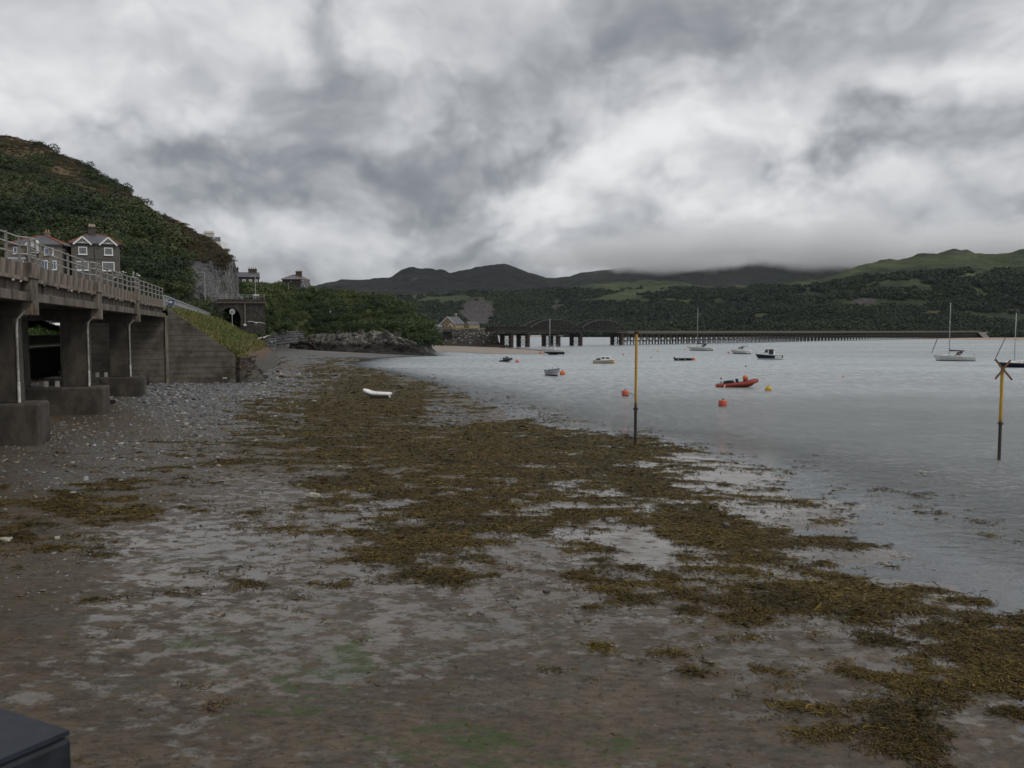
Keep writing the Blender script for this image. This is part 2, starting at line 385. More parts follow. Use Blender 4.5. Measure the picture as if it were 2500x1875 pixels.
def masks(X, Y):
    px, py = proj(X, Y, np.zeros_like(X) + .1); py = np.minimum(py, 2100)
    land = sstep(shore_dist(X, Y), -9, -1.)
    return shepard(px, py, WEED) * (land * .7 + .3) * (1 - sstep(Y, 195, 230)), shepard(px, py, SHING) * (1 - sstep(Y, 120, 170)), shepard(px, py, WET), shepard(px, py, GREEN)

def weed_cover(X, Y, w):
    """how thickly the wrack lies: mats with ragged edges"""
    dn = w + fbm(X / 2.6, Y / 1.5, 4, 77, .6) * 1.0 + fbm(X / .8, Y / .45, 4, 78, .6) * 1.15
    return sstep(dn, .36, .90) * sstep(shore_dist(X, Y), -15., -2.)
def beach_material():
    m = bpy.data.materials.new('beach_ground'); m.use_nodes = True; t = m.node_tree; k = NT(t); b = t.nodes['Principled BSDF']
    p = k.n('ShaderNodeNewGeometry').outputs['Position']
    pa = k.v('MULTIPLY', p, (.55, 1., 1.))                                   # ripples lie across the view of the tide
    weed, shing, wet, green, far = (k.attr(n).outputs['Fac'] for n in ('weed', 'shingle', 'wet', 'green', 'sand'))
    rip = k.noise(k.v('MULTIPLY', k.v('ADD', p, k.v('SCALE', k.noise(p, .5, 3, .5, color=True), 1.2)), (1.1, 4.2, 1.)), 1.6, 4, .55); n_a = k.noise(pa, .55, 7, .6); n_b = k.noise(pa, 2.1, 7, .62); n_c = k.noise(p, 9., 5, .6); n_d = k.noise(p, 34., 4, .6)
    sand = k.mix(k.step(n_a, .36, .66), (.072, .054, .036), (.096, .075, .052))
    sand = k.mix(k.step(n_b, .5, .72), sand, (.048, .036, .025))
    mudm = k.step(k.noise(pa, .9, 6, .6), .52, .66)
    sand = k.mix(k.m('MULTIPLY', mudm, .6), sand, (.066, .062, .047))
    sand = k.mix(k.step(n_c, .54, .70, 0, .8), sand, (.032, .024, .017))
    sand = k.mul(sand, k.ramp(k.noise(k.v('MULTIPLY', p, (.8, 1.5, 1.)), 4.5, 6, .7), [(.32, (.55, .54, .52)), (.52, (1., 1., 1.)), (.72, (1.35, 1.34, 1.32))]))
    gm = k.m('MULTIPLY', k.step(k.m('ADD', k.noise(k.v('MULTIPLY', p, (.7, 1.2, 1.)), 2.1, 8, .66), k.m('MULTIPLY', green, .33)), .715, .79), .8)
    sand = k.mix(gm, sand, k.mix(n_c, (.018, .038, .012), (.060, .078, .018)))
    grit = k.mix(k.step(n_d, .42, .6), (.060, .060, .060), (.17, .17, .165))
    sand = k.mix(k.step(k.m('ADD', shing, k.m('MULTIPLY', k.m('SUBTRACT', n_b, .5), .8)), .25, .75), sand, grit)
    wm = k.step(k.m('ADD', weed, k.m('MULTIPLY', k.m('SUBTRACT', n_d, .5), .9)), .30, .62)
    wm2 = wm
    weedc = k.mix(k.step(n_d, .35, .65), (.022, .016, .006), k.mix(k.step(n_b, .4, .62), (.086, .060, .014), (.062, .050, .015)))
    sand = k.mix(wm2, sand, weedc)
    sand = k.mix(far, sand, k.mix(n_a, (.21, .165, .128), (.27, .22, .17)))
    film = k.step(k.m('ADD', k.m('MULTIPLY', wet, .66), k.m('MULTIPLY', k.m('SUBTRACT', k.noise(k.v('MULTIPLY', p, (.72, 1., 1.)), 2.3, 10, .70), .5), 1.7)), .27, .46)
    film = k.m('MULTIPLY', film, k.m('SUBTRACT', 1., k.m('MULTIPLY', wm2, .95)))
    film = k.m('MULTIPLY', film, k.m('SUBTRACT', 1., k.m('MULTIPLY', gm, .5)))
    film = k.m('MULTIPLY', film, k.m('SUBTRACT', 1., far))
    k.put(b.inputs['Base Color'], sand)
    n_e = k.noise(k.v('MULTIPLY', p, (.8, 1.3, 1.)), 5.5, 5, .68); dry = k.m('MULTIPLY_ADD', wm2, .2, k.step(n_e, .36, .64, .30, .60))
    dry = k.m('MULTIPLY_ADD', shing, .25, dry)
    k.put(b.inputs['Roughness'], k.m('ADD', k.m('MULTIPLY', dry, k.m('SUBTRACT', 1., film)), k.m('MULTIPLY', film, .10)))
    k.put(b.inputs['Specular IOR Level'], k.m('MULTIPLY_ADD', film, .3, k.m('MULTIPLY_ADD', wm2, -.12, .20)))
    hgt = k.m('ADD', k.m('ADD', k.m('MULTIPLY', n_b, .5), k.m('MULTIPLY', rip, .45)), k.m('ADD', k.m('MULTIPLY', n_c, .3), k.m('MULTIPLY', n_d, .22)))
    k.put(b.inputs['Normal'], k.bump(hgt, k.m('MULTIPLY_ADD', film, -.58, .64), .11))
    return m
def beach():
    Y = np.unique(np.concatenate([np.linspace(-6, 7.5, 8), 1 / np.linspace(1 / 8., 1 / 445., 640), np.arange(150, 445, 3.2)])); nc = 540; nr = len(Y)
    u = np.linspace(-1.02, .80, nc)
    YY, UU = np.meshgrid(Y, u, indexing='ij'); XX = UU * (YY + 8)
    Z = beach_z(XX, YY); w, s, wt, g = masks(XX, YY); cov = weed_cover(XX, YY, w)
    Z = Z + cov * (YY < 150) * (.03 + .06 * np.clip(fbm(XX / .7, YY / .5, 3, 3) + .35, 0, 1))
    far = sstep(YY, 226, 242) * sstep(XX, -60, -45)
    s = np.maximum(s, .85 * sstep(YY, 140, 175) * (1 - far) * (.6 + 1.2 * np.clip(fbm(XX / 9, YY / 22, 3, 12) + .2, 0, 1)))
    Z = np.where((shore_dist(XX, YY) < -30), -2.2, Z)
    np_mesh('beach', np.stack([XX, YY, Z], -1).reshape(-1, 3), grid_faces(nr, nc), beach_material(),
            dict(weed=cov, shingle=s, wet=wt, green=g, sand=far), smooth=True)['kind'] = 'structure'
beach()

def water():
    nr, nc = 330, 200
    Y = -6 + 16 * ((1 + np.linspace(0, 1, nr) * (((9000. + 6) / 16 + 1) ** .25 - 1)) ** 4 - 1)
    u = np.linspace(-1., 1.05, nc); YY, UU = np.meshgrid(Y, u, indexing='ij'); XX = UU * (YY + 14)
    dep = np.clip(-beach_z(XX, YY, False), 0, 3); dep = np.where(YY > 400, 3, dep)
    m = bpy.data.materials.new('estuary_water'); m.use_nodes = True; t = m.node_tree; k = NT(t); t.nodes.clear()
    p = k.n('ShaderNodeNewGeometry').outputs['Position']
    cd = k.m('DIVIDE', k.v('LENGTH', p), 100.)
    calm = k.step(k.attr('depth').outputs['Fac'], .03, .28, .12, 1.)
    gust = k.step(k.noise(k.v('MULTIPLY', p, (.012, .03, 1.)), 1., 4, .55), .36, .60, .82, 1.18)
    pr = k.v('MULTIPLY', p, (1., 1.55, 1.))
    h = k.m('ADD', k.m('MULTIPLY', k.noise(pr, 1.1, 5, .62, .3), 1.), k.m('MULTIPLY', k.noise(pr, 4.2, 3, .6), .35))
    h = k.m('ADD', h, k.m('MULTIPLY', k.noise(k.v('MULTIPLY', p, (.2, .45, 1.)), 1., 3, .5), .9))
    nrm = k.bump(h, k.m('MULTIPLY', k.m('MULTIPLY', calm, gust), 1.), .34)
    body = k.n('ShaderNodeBsdfDiffuse'); k.put(body.inputs[0], k.mix(k.step(cd, .4, 2.), (.19, .20, .195), (.135, .158, .156)))
    clear = k.n('ShaderNodeBsdfTransparent'); clear.inputs[0].default_value = (.9, .9, .86, 1)
    mx = k.n('ShaderNodeMixShader')
    k.put(mx.inputs[0], k.m('SUBTRACT', 1., k.m('EXPONENT', k.m('MULTIPLY', k.attr('depth').outputs['Fac'], -3.))))
    t.links.new(clear.outputs[0], mx.inputs[1]); t.links.new(body.outputs[0], mx.inputs[2])
    gl = k.n('ShaderNodeBsdfGlossy'); k.put(gl.inputs['Roughness'], k.m('MULTIPLY', k.m('MULTIPLY', k.step(cd, .15, 1.6, .07, .30), gust), k.step(k.attr('depth').outputs['Fac'], .02, .35, .35, 1.))); k.put(gl.inputs['Normal'], nrm)
    fr = k.n('ShaderNodeFresnel'); fr.inputs[0].default_value = 1.5
    fr2 = k.n('ShaderNodeFresnel'); fr2.inputs[0].default_value = 1.75; k.put(fr2.inputs['Normal'], nrm)
    m2 = k.n('ShaderNodeMixShader'); wv = k.step(cd, .3, 1.8, .85, .45); k.put(m2.inputs[0], k.m('ADD', k.m('MULTIPLY', fr.outputs[0], k.m('SUBTRACT', 1., wv)), k.m('MULTIPLY', fr2.outputs[0], wv)))
    fac = m2.inputs[0].links[0].from_socket
    chop = k.m('ADD', k.m('MULTIPLY', k.noise(k.v('MULTIPLY', p, (1.3, 2.6, 1.)), 1.6, 3, .6), k.step(cd, .25, .9, .85, .12)), k.m('MULTIPLY', k.noise(k.v('MULTIPLY', p, (.9, .30, 1.)), 1., 3, .6), k.step(cd, .25, .9, .15, .88)))
    fac = k.m('MULTIPLY', fac, k.step(cd, .6, 3., 1., .70)); k.put(m2.inputs[0], k.m('MULTIPLY', fac, k.m('ADD', 1.04, k.m('MULTIPLY', k.m('MULTIPLY', k.m('SUBTRACT', chop, .5), calm), 1.7)), clamp=True))
    gl.inputs['Color'].default_value = (.95, .985, 1., 1)
    t.links.new(mx.outputs[0], m2.inputs[1]); t.links.new(gl.outputs[0], m2.inputs[2])
    out = k.n('ShaderNodeOutputMaterial'); t.links.new(m2.outputs[0], out.inputs[0])
    np_mesh('estuary_water', np.stack([XX, YY, np.zeros_like(XX)], -1).reshape(-1, 3), grid_faces(nr, nc), m, dict(depth=dep), smooth=True)['kind'] = 'structure'
water()

# ------------------------------------------------------------------ terrain made of lofted profiles
def terrain_mat(name, grass, wood, dry, rock, sc=1., extra=None):
    m = bpy.data.materials.new(name); m.use_nodes = True; t = m.node_tree; k = NT(t); b = t.nodes['Principled BSDF']
    p = k.v('SCALE', k.n('ShaderNodeNewGeometry').outputs['Position'], sc)
    n1 = k.noise(p, .09, 7, .6); n2 = k.noise(p, .5, 6, .62); n3 = k.noise(p, 2.2, 5, .6)
    c = k.mix(k.step(n1, .42, .58), wood, grass); c = k.mix(k.step(n2, .48, .66, 0, .75), c, wood)
    c = k.mix(k.step(k.m('ADD', k.attr('dry').outputs['Fac'], k.m('MULTIPLY', k.m('SUBTRACT', n2, .5), .9)), .4, .7), c, k.mix(n3, dry, tuple(q * .6 for q in dry)))
    rk = k.step(k.m('ADD', k.attr('rock').outputs['Fac'], k.m('MULTIPLY', k.m('SUBTRACT', n2, .5), .5)), .4, .6)
    st = k.noise(k.v('MULTIPLY', p, (1.5, 1.5, .25)), 1.2, 6, .65)
    rc = k.mix(k.step(st, .35, .65), tuple(q * .42 for q in rock), tuple(q * 1.1 for q in rock))
    rc = k.mix(k.step(n3, .62, .72, 0, .6), rc, tuple(q * 1.5 for q in rock))
    c = k.mix(rk, c, rc)
    c = k.mix(k.attr('field').outputs['Fac'], c, k.mix(k.step(k.m('ADD', k.m('MULTIPLY', n2, .6), k.m('MULTIPLY', n1, .5)), .4, .72), tuple(q * .7 for q in grass), tuple(q * 2.1 for q in grass)))
    k.put(b.inputs['Base Color'], c); b.inputs['Roughness'].default_value = .85; b.inputs['Specular IOR Level'].default_value = .15
    k.put(b.inputs['Normal'], k.bump(k.m('ADD', n2, k.m('MULTIPLY', n3, .5)), .9, .8 / sc))
    return m
def loft(name, pxs, base, ridge, nr, mat, prof=.85, rough=(0, 1), back=.4, attrs=None, seed=1, n_back=6, crag=0.):
    """base / ridge: functions px -> (X,Y,Z); rows climb from base to ridge, then fall away behind"""
    px = np.asarray(pxs, float); B = base(px); R = ridge(px)
    t = np.concatenate([np.linspace(0, 1, nr), 1 + np.linspace(0, 1, n_back + 1)[1:]])[:, None]
    tt = np.minimum(t, 1)
    X = B[0] + (R[0] - B[0]) * t; Yv = B[1] + (R[1] - B[1]) * t
    s = tt ** prof; Z = B[2] + (R[2] - B[2]) * s
    env = np.sin(np.clip(tt, 0, 1) * np.pi) ** .6 * .9 + .16 * tt
    nz = fbm(X / rough[1], Yv / rough[1] * .8 + Z / rough[1], 5, seed)
    Z = Z + nz * rough[0] * env + (np.abs(fbm(X / rough[1] * 5, Yv / rough[1] * 5, 4, seed + 20)) - .1) * rough[0] * .28 * tt
    Z = np.where(t > 1, Z - (t - 1) ** 1.3 * back * (R[2] - B[2]), Z)
    V = np.stack([X, Yv, Z], -1)
    A = dict(dry=np.zeros(X.shape), rock=np.zeros(X.shape), field=np.zeros(X.shape))
    if attrs: 
        qx, qy = proj(X, Yv, Z); A.update(attrs(qx, qy, X, Yv, Z))
    if crag:                                              # broken faces where rock shows
        k = A['rock'][..., None] * crag; q = np.stack([fbm(X / 3.5 + 5, Z / 5 + Yv / 9, 4, seed + 3), np.abs(fbm(X / 5, Z / 7 + Yv / 9, 4, seed + 5)) * -2.2 + .3 + np.floor(fbm(X / 2.6, Z / 3.2, 3, seed + 7) * 6) / 6, fbm(X / 3, Z / 4, 3, seed + 9)], -1); V = V + np.clip(k, 0, 3) * q
    o = np_mesh(name, V.reshape(-1, 3), grid_faces(len(t), len(px)), mat, A, smooth=not crag)
    return o, V, A
def ptab(tab, Yt=None):
    """table rows (px, py, Y) -> function of px giving world points"""
    tab = np.array(tab, float)
    def f(px):
        py = lin(px, tab[:, 0], tab[:, 1]); Y = lin(px, tab[:, 0], tab[:, 2])
        v = (CY - py) / F; u = (px - CX) / F; k = Y / (CT + v * ST)
        return u * k, Y, H + (-ST + v * CT) * k
    return f
def ztab(tab):
    """table rows (px, z, Y)"""
    tab = np.array(tab, float)
    def f(px):
        z = lin(px, tab[:, 0], tab[:, 1]); Y = lin(px, tab[:, 0], tab[:, 2])
        f_ = Y * CT - (z - H) * ST
        return (px - CX) / F * f_, Y, z
    return f
def blob(qx, qy, lst):
    s = np.zeros(qx.shape)
    for x, y, rx, ry, a, amp in lst:
        c, d = math.cos(math.radians(a)), math.sin(math.radians(a)); ux = (qx - x) * c - (qy - y) * d; uy = (qx - x) * d + (qy - y) * c
        s = np.maximum(s, amp * np.exp(-(ux / rx) ** 2 - (uy / ry) ** 2))
    return s

# the near hill on the left with its netted cliff
HILL_B = ztab([(-420, 15, 160), (0, 15.5, 164), (280, 15.5, 168), (330, 14, 168), (400, 11.5, 168), (455, 11.5, 178), (540, 11.8, 184), (594, 11.8, 187)])
HILL_RT = [(-420, 190, 330), (0, 332, 300), (50, 340, 300), (84, 350, 297), (101, 349, 295), (142, 374, 290), (197, 398, 280), (253, 429, 270), (291, 454, 262), (327, 479, 255), (354, 502, 248), (380, 513, 242),
               (420, 537, 232), (438, 541, 228), (476, 563, 220), (500, 580, 215), (540, 609, 205), (565, 627, 198), (579, 658, 195), (588, 729, 191), (594, 748, 189)]; HILL_R = ptab(HILL_RT); HILL_RT = np.array(HILL_RT, float)
CLIFF = np.array([(430, 760), (440, 705), (445, 657), (453, 627), (476, 627), (490, 641), (511, 638), (525, 633), (540, 655), (552, 660), (558, 641), (563, 620), (600, 610)], float)
def hill_attr(qx, qy, X, Y, Z):
    top = lin(qx, CLIFF[:, 0], CLIFF[:, 1])
    rock = (sstep(qy - top, -4, 6) * sstep(qx, 428, 448)) * 1.2
    dry = blob(qx, qy, [(90, 405, 45, 14, -28, .8), (150, 425, 60, 14, -32, .9), (215, 470, 45, 22, -35, .9), (260, 500, 30, 18, -35, .7), (60, 390, 40, 14, -25, .7), (410, 560, 40, 16, -20, .7), (470, 612, 22, 7, 0, 1.1), (330, 600, 25, 14, 20, .5), (180, 440, 110, 30, -33, .5), (330, 520, 60, 16, -35, .6), (40, 365, 90, 18, -18, .6)])
    rt = HILL_RT; sk = lin(qx, rt[:, 0], rt[:, 1]); dry = np.maximum(dry, .95 * sstep(sk + 110 - qy, -20, 70) * sstep(fbm(qx / 55., qy / 30., 4, 66), -.32, .0) * (qx > -50))
    rock2 = blob(qx, qy, [(140, 412, 40, 6, -25, .55), (200, 470, 20, 7, -35, .5), (215, 505, 14, 8, -40, .6)])
    return dict(rock=np.maximum(rock, rock2), dry=dry)
hill_m = terrain_mat('hill_ground', (.055, .058, .024), (.028, .030, .014), (.15, .105, .06), (.12, .12, .12))
hill, HV, HA = loft('hillside', np.linspace(-420, 594, 330), HILL_B, HILL_R, 90, hill_m, .8, (7, 38), .25, hill_attr, 4, crag=2.4)
hill['kind'] = 'structure'
# the headland beyond the tunnel and the low rocks at its foot
HEAD_B = ztab([(520, 1.5, 185), (560, 1.2, 196), (620, 1.0, 222), (690, 1.0, 258), (760, 2.2, 266), (830, 3.0, 262), (900, 3.0, 258), (985, 1.5, 254), (1040, .3, 248), (1068, -.4, 244)])
HEAD_R = ptab([(520, 782, 205), (560, 778, 212), (590, 752, 225), (599, 706, 250), (615, 697, 258), (640, 697, 265), (665, 702, 285), (690, 694, 300), (745, 698, 300), (757, 712, 302), (790, 716, 302), (830, 722, 300), (870, 723, 298), (900, 726, 295), (940, 731, 290),
                (970, 743, 282), (985, 750, 275), (1010, 772, 268), (1026, 792, 264), (1040, 822, 258), (1054, 850, 254), (1068, 869, 250)])
def head_attr(qx, qy, X, Y, Z):
    rock = blob(qx, qy, [(752, 745, 9, 22, 10, .9), (620, 735, 26, 20, 20, .35), (660, 760, 24, 12, 0, .4), (1000, 790, 20, 8, 30, .6)])
    rock = np.maximum(rock, sstep(qy, 800, 815) * (qx > 640) * (qx < 740) * .9); rock = np.maximum(rock, sstep(qy, 822, 836) * (qx >= 740) * .9)
    dry = blob(qx, qy, [(690, 715, 40, 8, -15, .5), (610, 800, 30, 10, -20, .5), (640, 712, 40, 10, 0, .4), (880, 765, 30, 6, 10, .6), (1000, 815, 60, 14, 0, .5)])
    return dict(rock=rock, dry=dry)
head_m = terrain_mat('headland_ground', (.055, .066, .022), (.024, .032, .013), (.15, .11, .055), (.13, .13, .13))
head, EV, EA = loft('headland', np.linspace(520, 1068, 240), HEAD_B, HEAD_R, 60, head_m, .62, (5, 24), .15, head_attr, 9, crag=1.2)
head['kind'] = 'structure'

def crown_mesh(name, n, size, tall, seed, up=-.3):
    """one crown: leaf faces through an uneven shell, unit radius"""
    r = np.random.default_rng(seed)
    k = 7; lc = r.normal(0, .42, (k, 3)); lc[:, 2] = np.abs(lc[:, 2]) * .8; lr = r.uniform(.42, .7, k)      # lobes
    which = r.integers(0, k, n); z = r.uniform(up, 1, n); a = r.uniform(0, 2 * np.pi, n); q = np.sqrt(1 - z * z)
    d = np.stack([q * np.cos(a), q * np.sin(a), z], 1); pos = lc[which] + d * (lr[which] * r.uniform(.7, 1.05, n))[:, None]
    pos[:, 2] *= tall
    nrm = d + r.normal(0, .3, (n, 3)); nrm /= np.linalg.norm(nrm, axis=1)[:, None]
    t = np.cross(nrm, r.normal(0, 1, (n, 3))); t /= np.linalg.norm(t, axis=1)[:, None]; b = np.cross(nrm, t)
    s = (size * r.uniform(.6, 1.35, n))[:, None]
    v = np.stack([pos - t * s, pos - b * s * .62, pos + t * s, pos + b * s * .62], 1).reshape(-1, 3)
    c = np.repeat(r.uniform(.78, 1.25, (n, 1)) * np.array([[1., 1., 1.]]) * (1 + r.normal(0, .06, (n, 3))), 4, 0)
    o = np_mesh(name, v, np.arange(n * 4).reshape(-1, 4), LEAF, cols=c)
    me = o.data; bpy.data.objects.remove(o); return me
def crown_mat(name, colours, scale):
    if name in MATS: return MATS[name]
    m = bpy.data.materials.new(name); m.use_nodes = True; k = NT(m.node_tree); b = m.node_tree.nodes['Principled BSDF']
    p = k.n('ShaderNodeNewGeometry').outputs['Position']; oi = k.n('ShaderNodeObjectInfo').outputs['Random']
    f = k.m('ADD', k.m('MULTIPLY', k.noise(p, scale, 4, .6), .8), k.m('MULTIPLY', oi, .24))
    n = len(colours); c = k.ramp(f, [(.28 + .5 * i / (n - 1), q) for i, q in enumerate(colours)])
    k.put(b.inputs['Base Color'], k.mul(c, k.attr('col').outputs['Color'])); b.inputs['Roughness'].default_value = .6
    b.inputs['Specular IOR Level'].default_value = .2
    MATS[name] = m; return m
def gn_cover(name, pts, scl, rot, me, mat):
    """one mass of plants: a point cloud that carries the same crown at every point"""
    me = me.copy(); me.materials.clear(); me.materials.append(mat)
    src = bpy.data.objects.new(name + '_crown', me)
    pm = bpy.data.meshes.new(name); pm.vertices.add(len(pts)); pm.vertices.foreach_set('co', np.ascontiguousarray(pts, np.float32).ravel())
    for nm, ar in (('size', scl), ('turn', rot)):
        at = pm.attributes.new(nm, 'FLOAT_VECTOR', 'POINT'); at.data.foreach_set('vector', np.ascontiguousarray(ar, np.float32).ravel())
    o = bpy.data.objects.new(name, pm); col.objects.link(o)
    g = bpy.data.node_groups.new(name, 'GeometryNodeTree'); g.is_modifier = True
    g.interface.new_socket('Geometry', in_out='INPUT', socket_type='NodeSocketGeometry'); g.interface.new_socket('Geometry', in_out='OUTPUT', socket_type='NodeSocketGeometry')
    gi, go = g.nodes.new('NodeGroupInput'), g.nodes.new('NodeGroupOutput'); ip = g.nodes.new('GeometryNodeInstanceOnPoints')
    ob = g.nodes.new('GeometryNodeObjectInfo'); ob.inputs['Object'].default_value = src
    na = []
    for nm in ('size', 'turn'):
        q = g.nodes.new('GeometryNodeInputNamedAttribute'); q.data_type = 'FLOAT_VECTOR'; q.inputs['Name'].default_value = nm; na.append(q.outputs['Attribute'])
    e2r = g.nodes.new('FunctionNodeEulerToRotation'); L = g.links
    L.new(gi.outputs[0], ip.inputs['Points']); L.new(ob.outputs['Geometry'], ip.inputs['Instance']); L.new(na[0], ip.inputs['Scale']); L.new(na[1], e2r.inputs[0]); L.new(e2r.outputs[0], ip.inputs['Rotation'])
    L.new(ip.outputs[0], go.inputs[0])
    o.modifiers.new('cover', 'NODES').node_group = g
    return o
CROWN = crown_mesh('crown', 900, .085, .85, 3); CROWN_FAR = crown_mesh('crown_far', 220, .20, .95, 5)
def scatter(V, A, n, rmin, rmax, me, mat, name, cut=.35, tall=1., seed=0, skip=None, sink=.15):
    """scrub over a loft, thin on rock and dry ground"""
    nr, nc = V.shape[:2]
    a = rng.uniform(0, nr - 1.01, n * 3); b = rng.uniform(0, nc - 1.01, n * 3); i, j = a.astype(int), b.astype(int); fa, fb = (a - i)[:, None], (b - j)[:, None]
    p = (V[i, j] * (1 - fa) + V[i + 1, j] * fa) * (1 - fb) + (V[i, j + 1] * (1 - fa) + V[i + 1, j + 1] * fa) * fb
    keep = np.maximum(A['rock'][i, j], A['dry'][i, j] * .8) + rng.normal(0, .12, len(i)) < cut
    if skip is not None:
        qx, qy = proj(p[:, 0], p[:, 1], p[:, 2]); keep &= ~skip(qx, qy)
    p = p[keep][:n]; N = len(p)
    patch = fbm(p[:, 0] / 14, p[:, 1] / 14 + p[:, 2] / 14, 3, 50 + seed) + rng.normal(0, .10, N)
    r = rmin + (rmax - rmin) * np.clip(.5 + patch * 1.4, 0, 1) * rng.uniform(.6, 1.2, N)
    p = p + np.array([0, 0, -1]) * (r * sink)[:, None]
    S = np.stack([r * rng.uniform(.85, 1.2, N), r * rng.uniform(.85, 1.2, N), r * tall * rng.uniform(.75, 1.2, N)], 1)
    T = np.stack([rng.normal(0, .15, N), rng.normal(0, .15, N), rng.uniform(0, 6.28, N)], 1)
    return gn_cover(name, p, S, T, me, mat)
HEATH = crown_mat('heath_leaf', [(.030, .030, .015), (.050, .043, .022), (.078, .062, .034), (.062, .062, .028)], .1)
GREENS = [(.012, .021, .009), (.020, .032, .012), (.032, .048, .016), (.056, .067, .023), (.060, .052, .024)]
SCRUB = crown_mat('scrub_leaf', GREENS, .045)
tag(scatter(HV, HA, 3600, .5, 3.5, CROWN, SCRUB, 'hillside_scrub', seed=1, cut=.46, skip=lambda x, y: (x > 422) & (y > lin(x, CLIFF[:, 0], CLIFF[:, 1]) - 18)), 'dark green gorse and ivy scrub covering the steep left hill', 'scrub', kind='stuff')
SCRUB2 = crown_mat('headland_leaf', [(.012, .022, .008), (.024, .040, .013), (.040, .062, .018), (.072, .090, .026), (.075, .070, .028)], .06)
tag(scatter(EV, EA, 2200, .5, 3.5, CROWN, SCRUB2, 'headland_scrub', seed=2), 'low green wind-shaped scrub covering the headland', 'scrub', kind='stuff')
tag(scatter(HV, dict(rock=HA['rock'], dry=np.clip(.75 - HA['dry'], 0, 1)), 3600, .3, 1.0, CROWN, HEATH, 'hillside_heath', seed=5, cut=.42), 'brown heather and dry grass tufts on the upper left hill', 'heath', kind='stuff')
# ------------------------------------------------------------------ far hills, sandbanks, cloud and haze
def far_attr(fields, screes, dryl):
    def f(qx, qy, X, Y, Z): return dict(field=np.clip(blob(qx, qy, fields) + fbm(qx / 30, qy / 6, 3, 3) * .6 * (blob(qx, qy, fields) > .15), 0, 1), rock=blob(qx, qy, screes), dry=blob(qx, qy, dryl))
    return f
far_m = terrain_mat('far_hill', (.048, .062, .024), (.024, .034, .018), (.10, .085, .05), (.085, .075, .075), sc=.10)
spur_m = terrain_mat('wooded_spur_ground', (.040, .048, .018), (.018, .026, .012), (.11, .085, .04), (.085, .075, .072), sc=.2)
moor_m = terrain_mat('moor_ridge', (.026, .028, .022), (.013, .015, .016), (.05, .042, .036), (.085, .082, .080), sc=.04)
mt, MV, MA = loft('mountain_ridge', np.linspace(560, 1500, 300), ztab([(560, 2, 2000), (1500, 2, 2000)]),
    ptab([(560, 742, 2600), (690, 715, 2600), (755, 702, 2600), (800, 689, 2600), (850, 683, 2600), (900, 681, 2600), (955, 676, 2600), (980, 661, 2600), (1010, 652, 2600), (1040, 655, 2600), (1080, 660, 2600), (1095, 666, 2600), (1150, 656, 2600), (1190, 649, 2600), (1230, 647, 2600), (1270, 660, 2600), (1310, 672, 2600), (1360, 691, 2600), (1400, 708, 2600), (1500, 740, 2600)]),
    80, moor_m, 1.1, (60, 260), .3, far_attr([], [(1010, 682, 30, 12, 20, .5), (1180, 690, 40, 14, 0, .45)], []), 12)
mt['kind'] = 'structure'
mh, M2V, M2A = loft('low_green_hills', np.linspace(820, 2150, 420), ztab([(820, 1, 1250), (1200, 1, 1280), (2150, 1, 1350)]),
    ptab([(820, 760, 1900), (900, 735, 1900), (960, 722, 1900), (1050, 714, 1900), (1150, 708, 1900), (1250, 716, 1900), (1350, 708, 1950), (1450, 692, 2000), (1550, 686, 2000), (1620, 684, 2000), (1680, 691, 2000), (1750, 699, 2000), (1850, 696, 2000), (1950, 692, 2000), (2150, 690, 2000)]),
    90, far_m, .8, (75, 320), .2,
    far_attr([(1050, 716, 90, 9, 4, .8), (1160, 705, 60, 8, -8, .7), (1480, 700, 60, 10, -10, .8), (1560, 712, 90, 7, 3, .9), (1640, 700, 60, 8, 10, .6), (1820, 700, 70, 6, -3, .8), (1660, 735, 50, 6, -8, .6), (1590, 690, 60, 5, 0, .7), (930, 735, 50, 6, 0, .5)],
             [(1165, 762, 42, 34, 0, 1.2), (1360, 745, 26, 20, 20, .6)], []), 22)
mh['kind'] = 'structure'
rh, RV, RA = loft('right_hill', np.linspace(1640, 3000, 420), ztab([(1640, 1, 1050), (3000, 1, 1000)]),
    ptab([(1640, 745, 1600), (1750, 716, 1600), (1800, 706, 1600), (1900, 692, 1600), (2000, 681, 1600), (2050, 663, 1600), (2100, 646, 1600), (2150, 633, 1600), (2200, 629, 1600), (2250, 621, 1600), (2300, 616, 1600), (2330, 613, 1600), (2362, 614, 1600), (2380, 623, 1600), (2430, 627, 1600), (2470, 622, 1600), (2500, 616, 1600), (2700, 600, 1600), (3000, 590, 1600)]),
    100, far_m, .75, (85, 300), .3,
    far_attr([(2180, 640, 70, 8, 6, .8), (2330, 628, 80, 9, 4, .8), (2450, 650, 60, 6, -8, .7), (2370, 672, 50, 7, 14, .9), (2390, 715, 40, 8, -25, 1.), (2080, 665, 30, 8, 30, .6), (1960, 690, 60, 5, 10, .6)],
             [(2110, 735, 34, 9, 0, 1.1), (2470, 760, 30, 9, 0, .7), (2340, 616, 20, 5, 0, .8)], []), 31)
rh['kind'] = 'structure'
sp, SV, SA = loft('wooded_spur', np.linspace(1380, 3000, 420), ztab([(1380, .6, 900), (3000, .6, 760)]),
    ptab([(1380, 806, 1000), (1480, 800, 1020), (1600, 790, 1050), (1700, 780, 1080), (1800, 767, 1100), (1900, 754, 1100), (2000, 746, 1100), (2080, 741, 1100), (2160, 742, 1090), (2250, 750, 1060), (2320, 760, 1040), (2400, 776, 1000), (2500, 792, 960), (2700, 800, 900), (3000, 803, 860)]),
    60, spur_m, .8, (22, 110), .1, far_attr([], [], [(2150, 744, 120, 10, 5, .55), (2280, 762, 90, 12, 10, .6)]), 41)
sp['kind'] = 'structure'
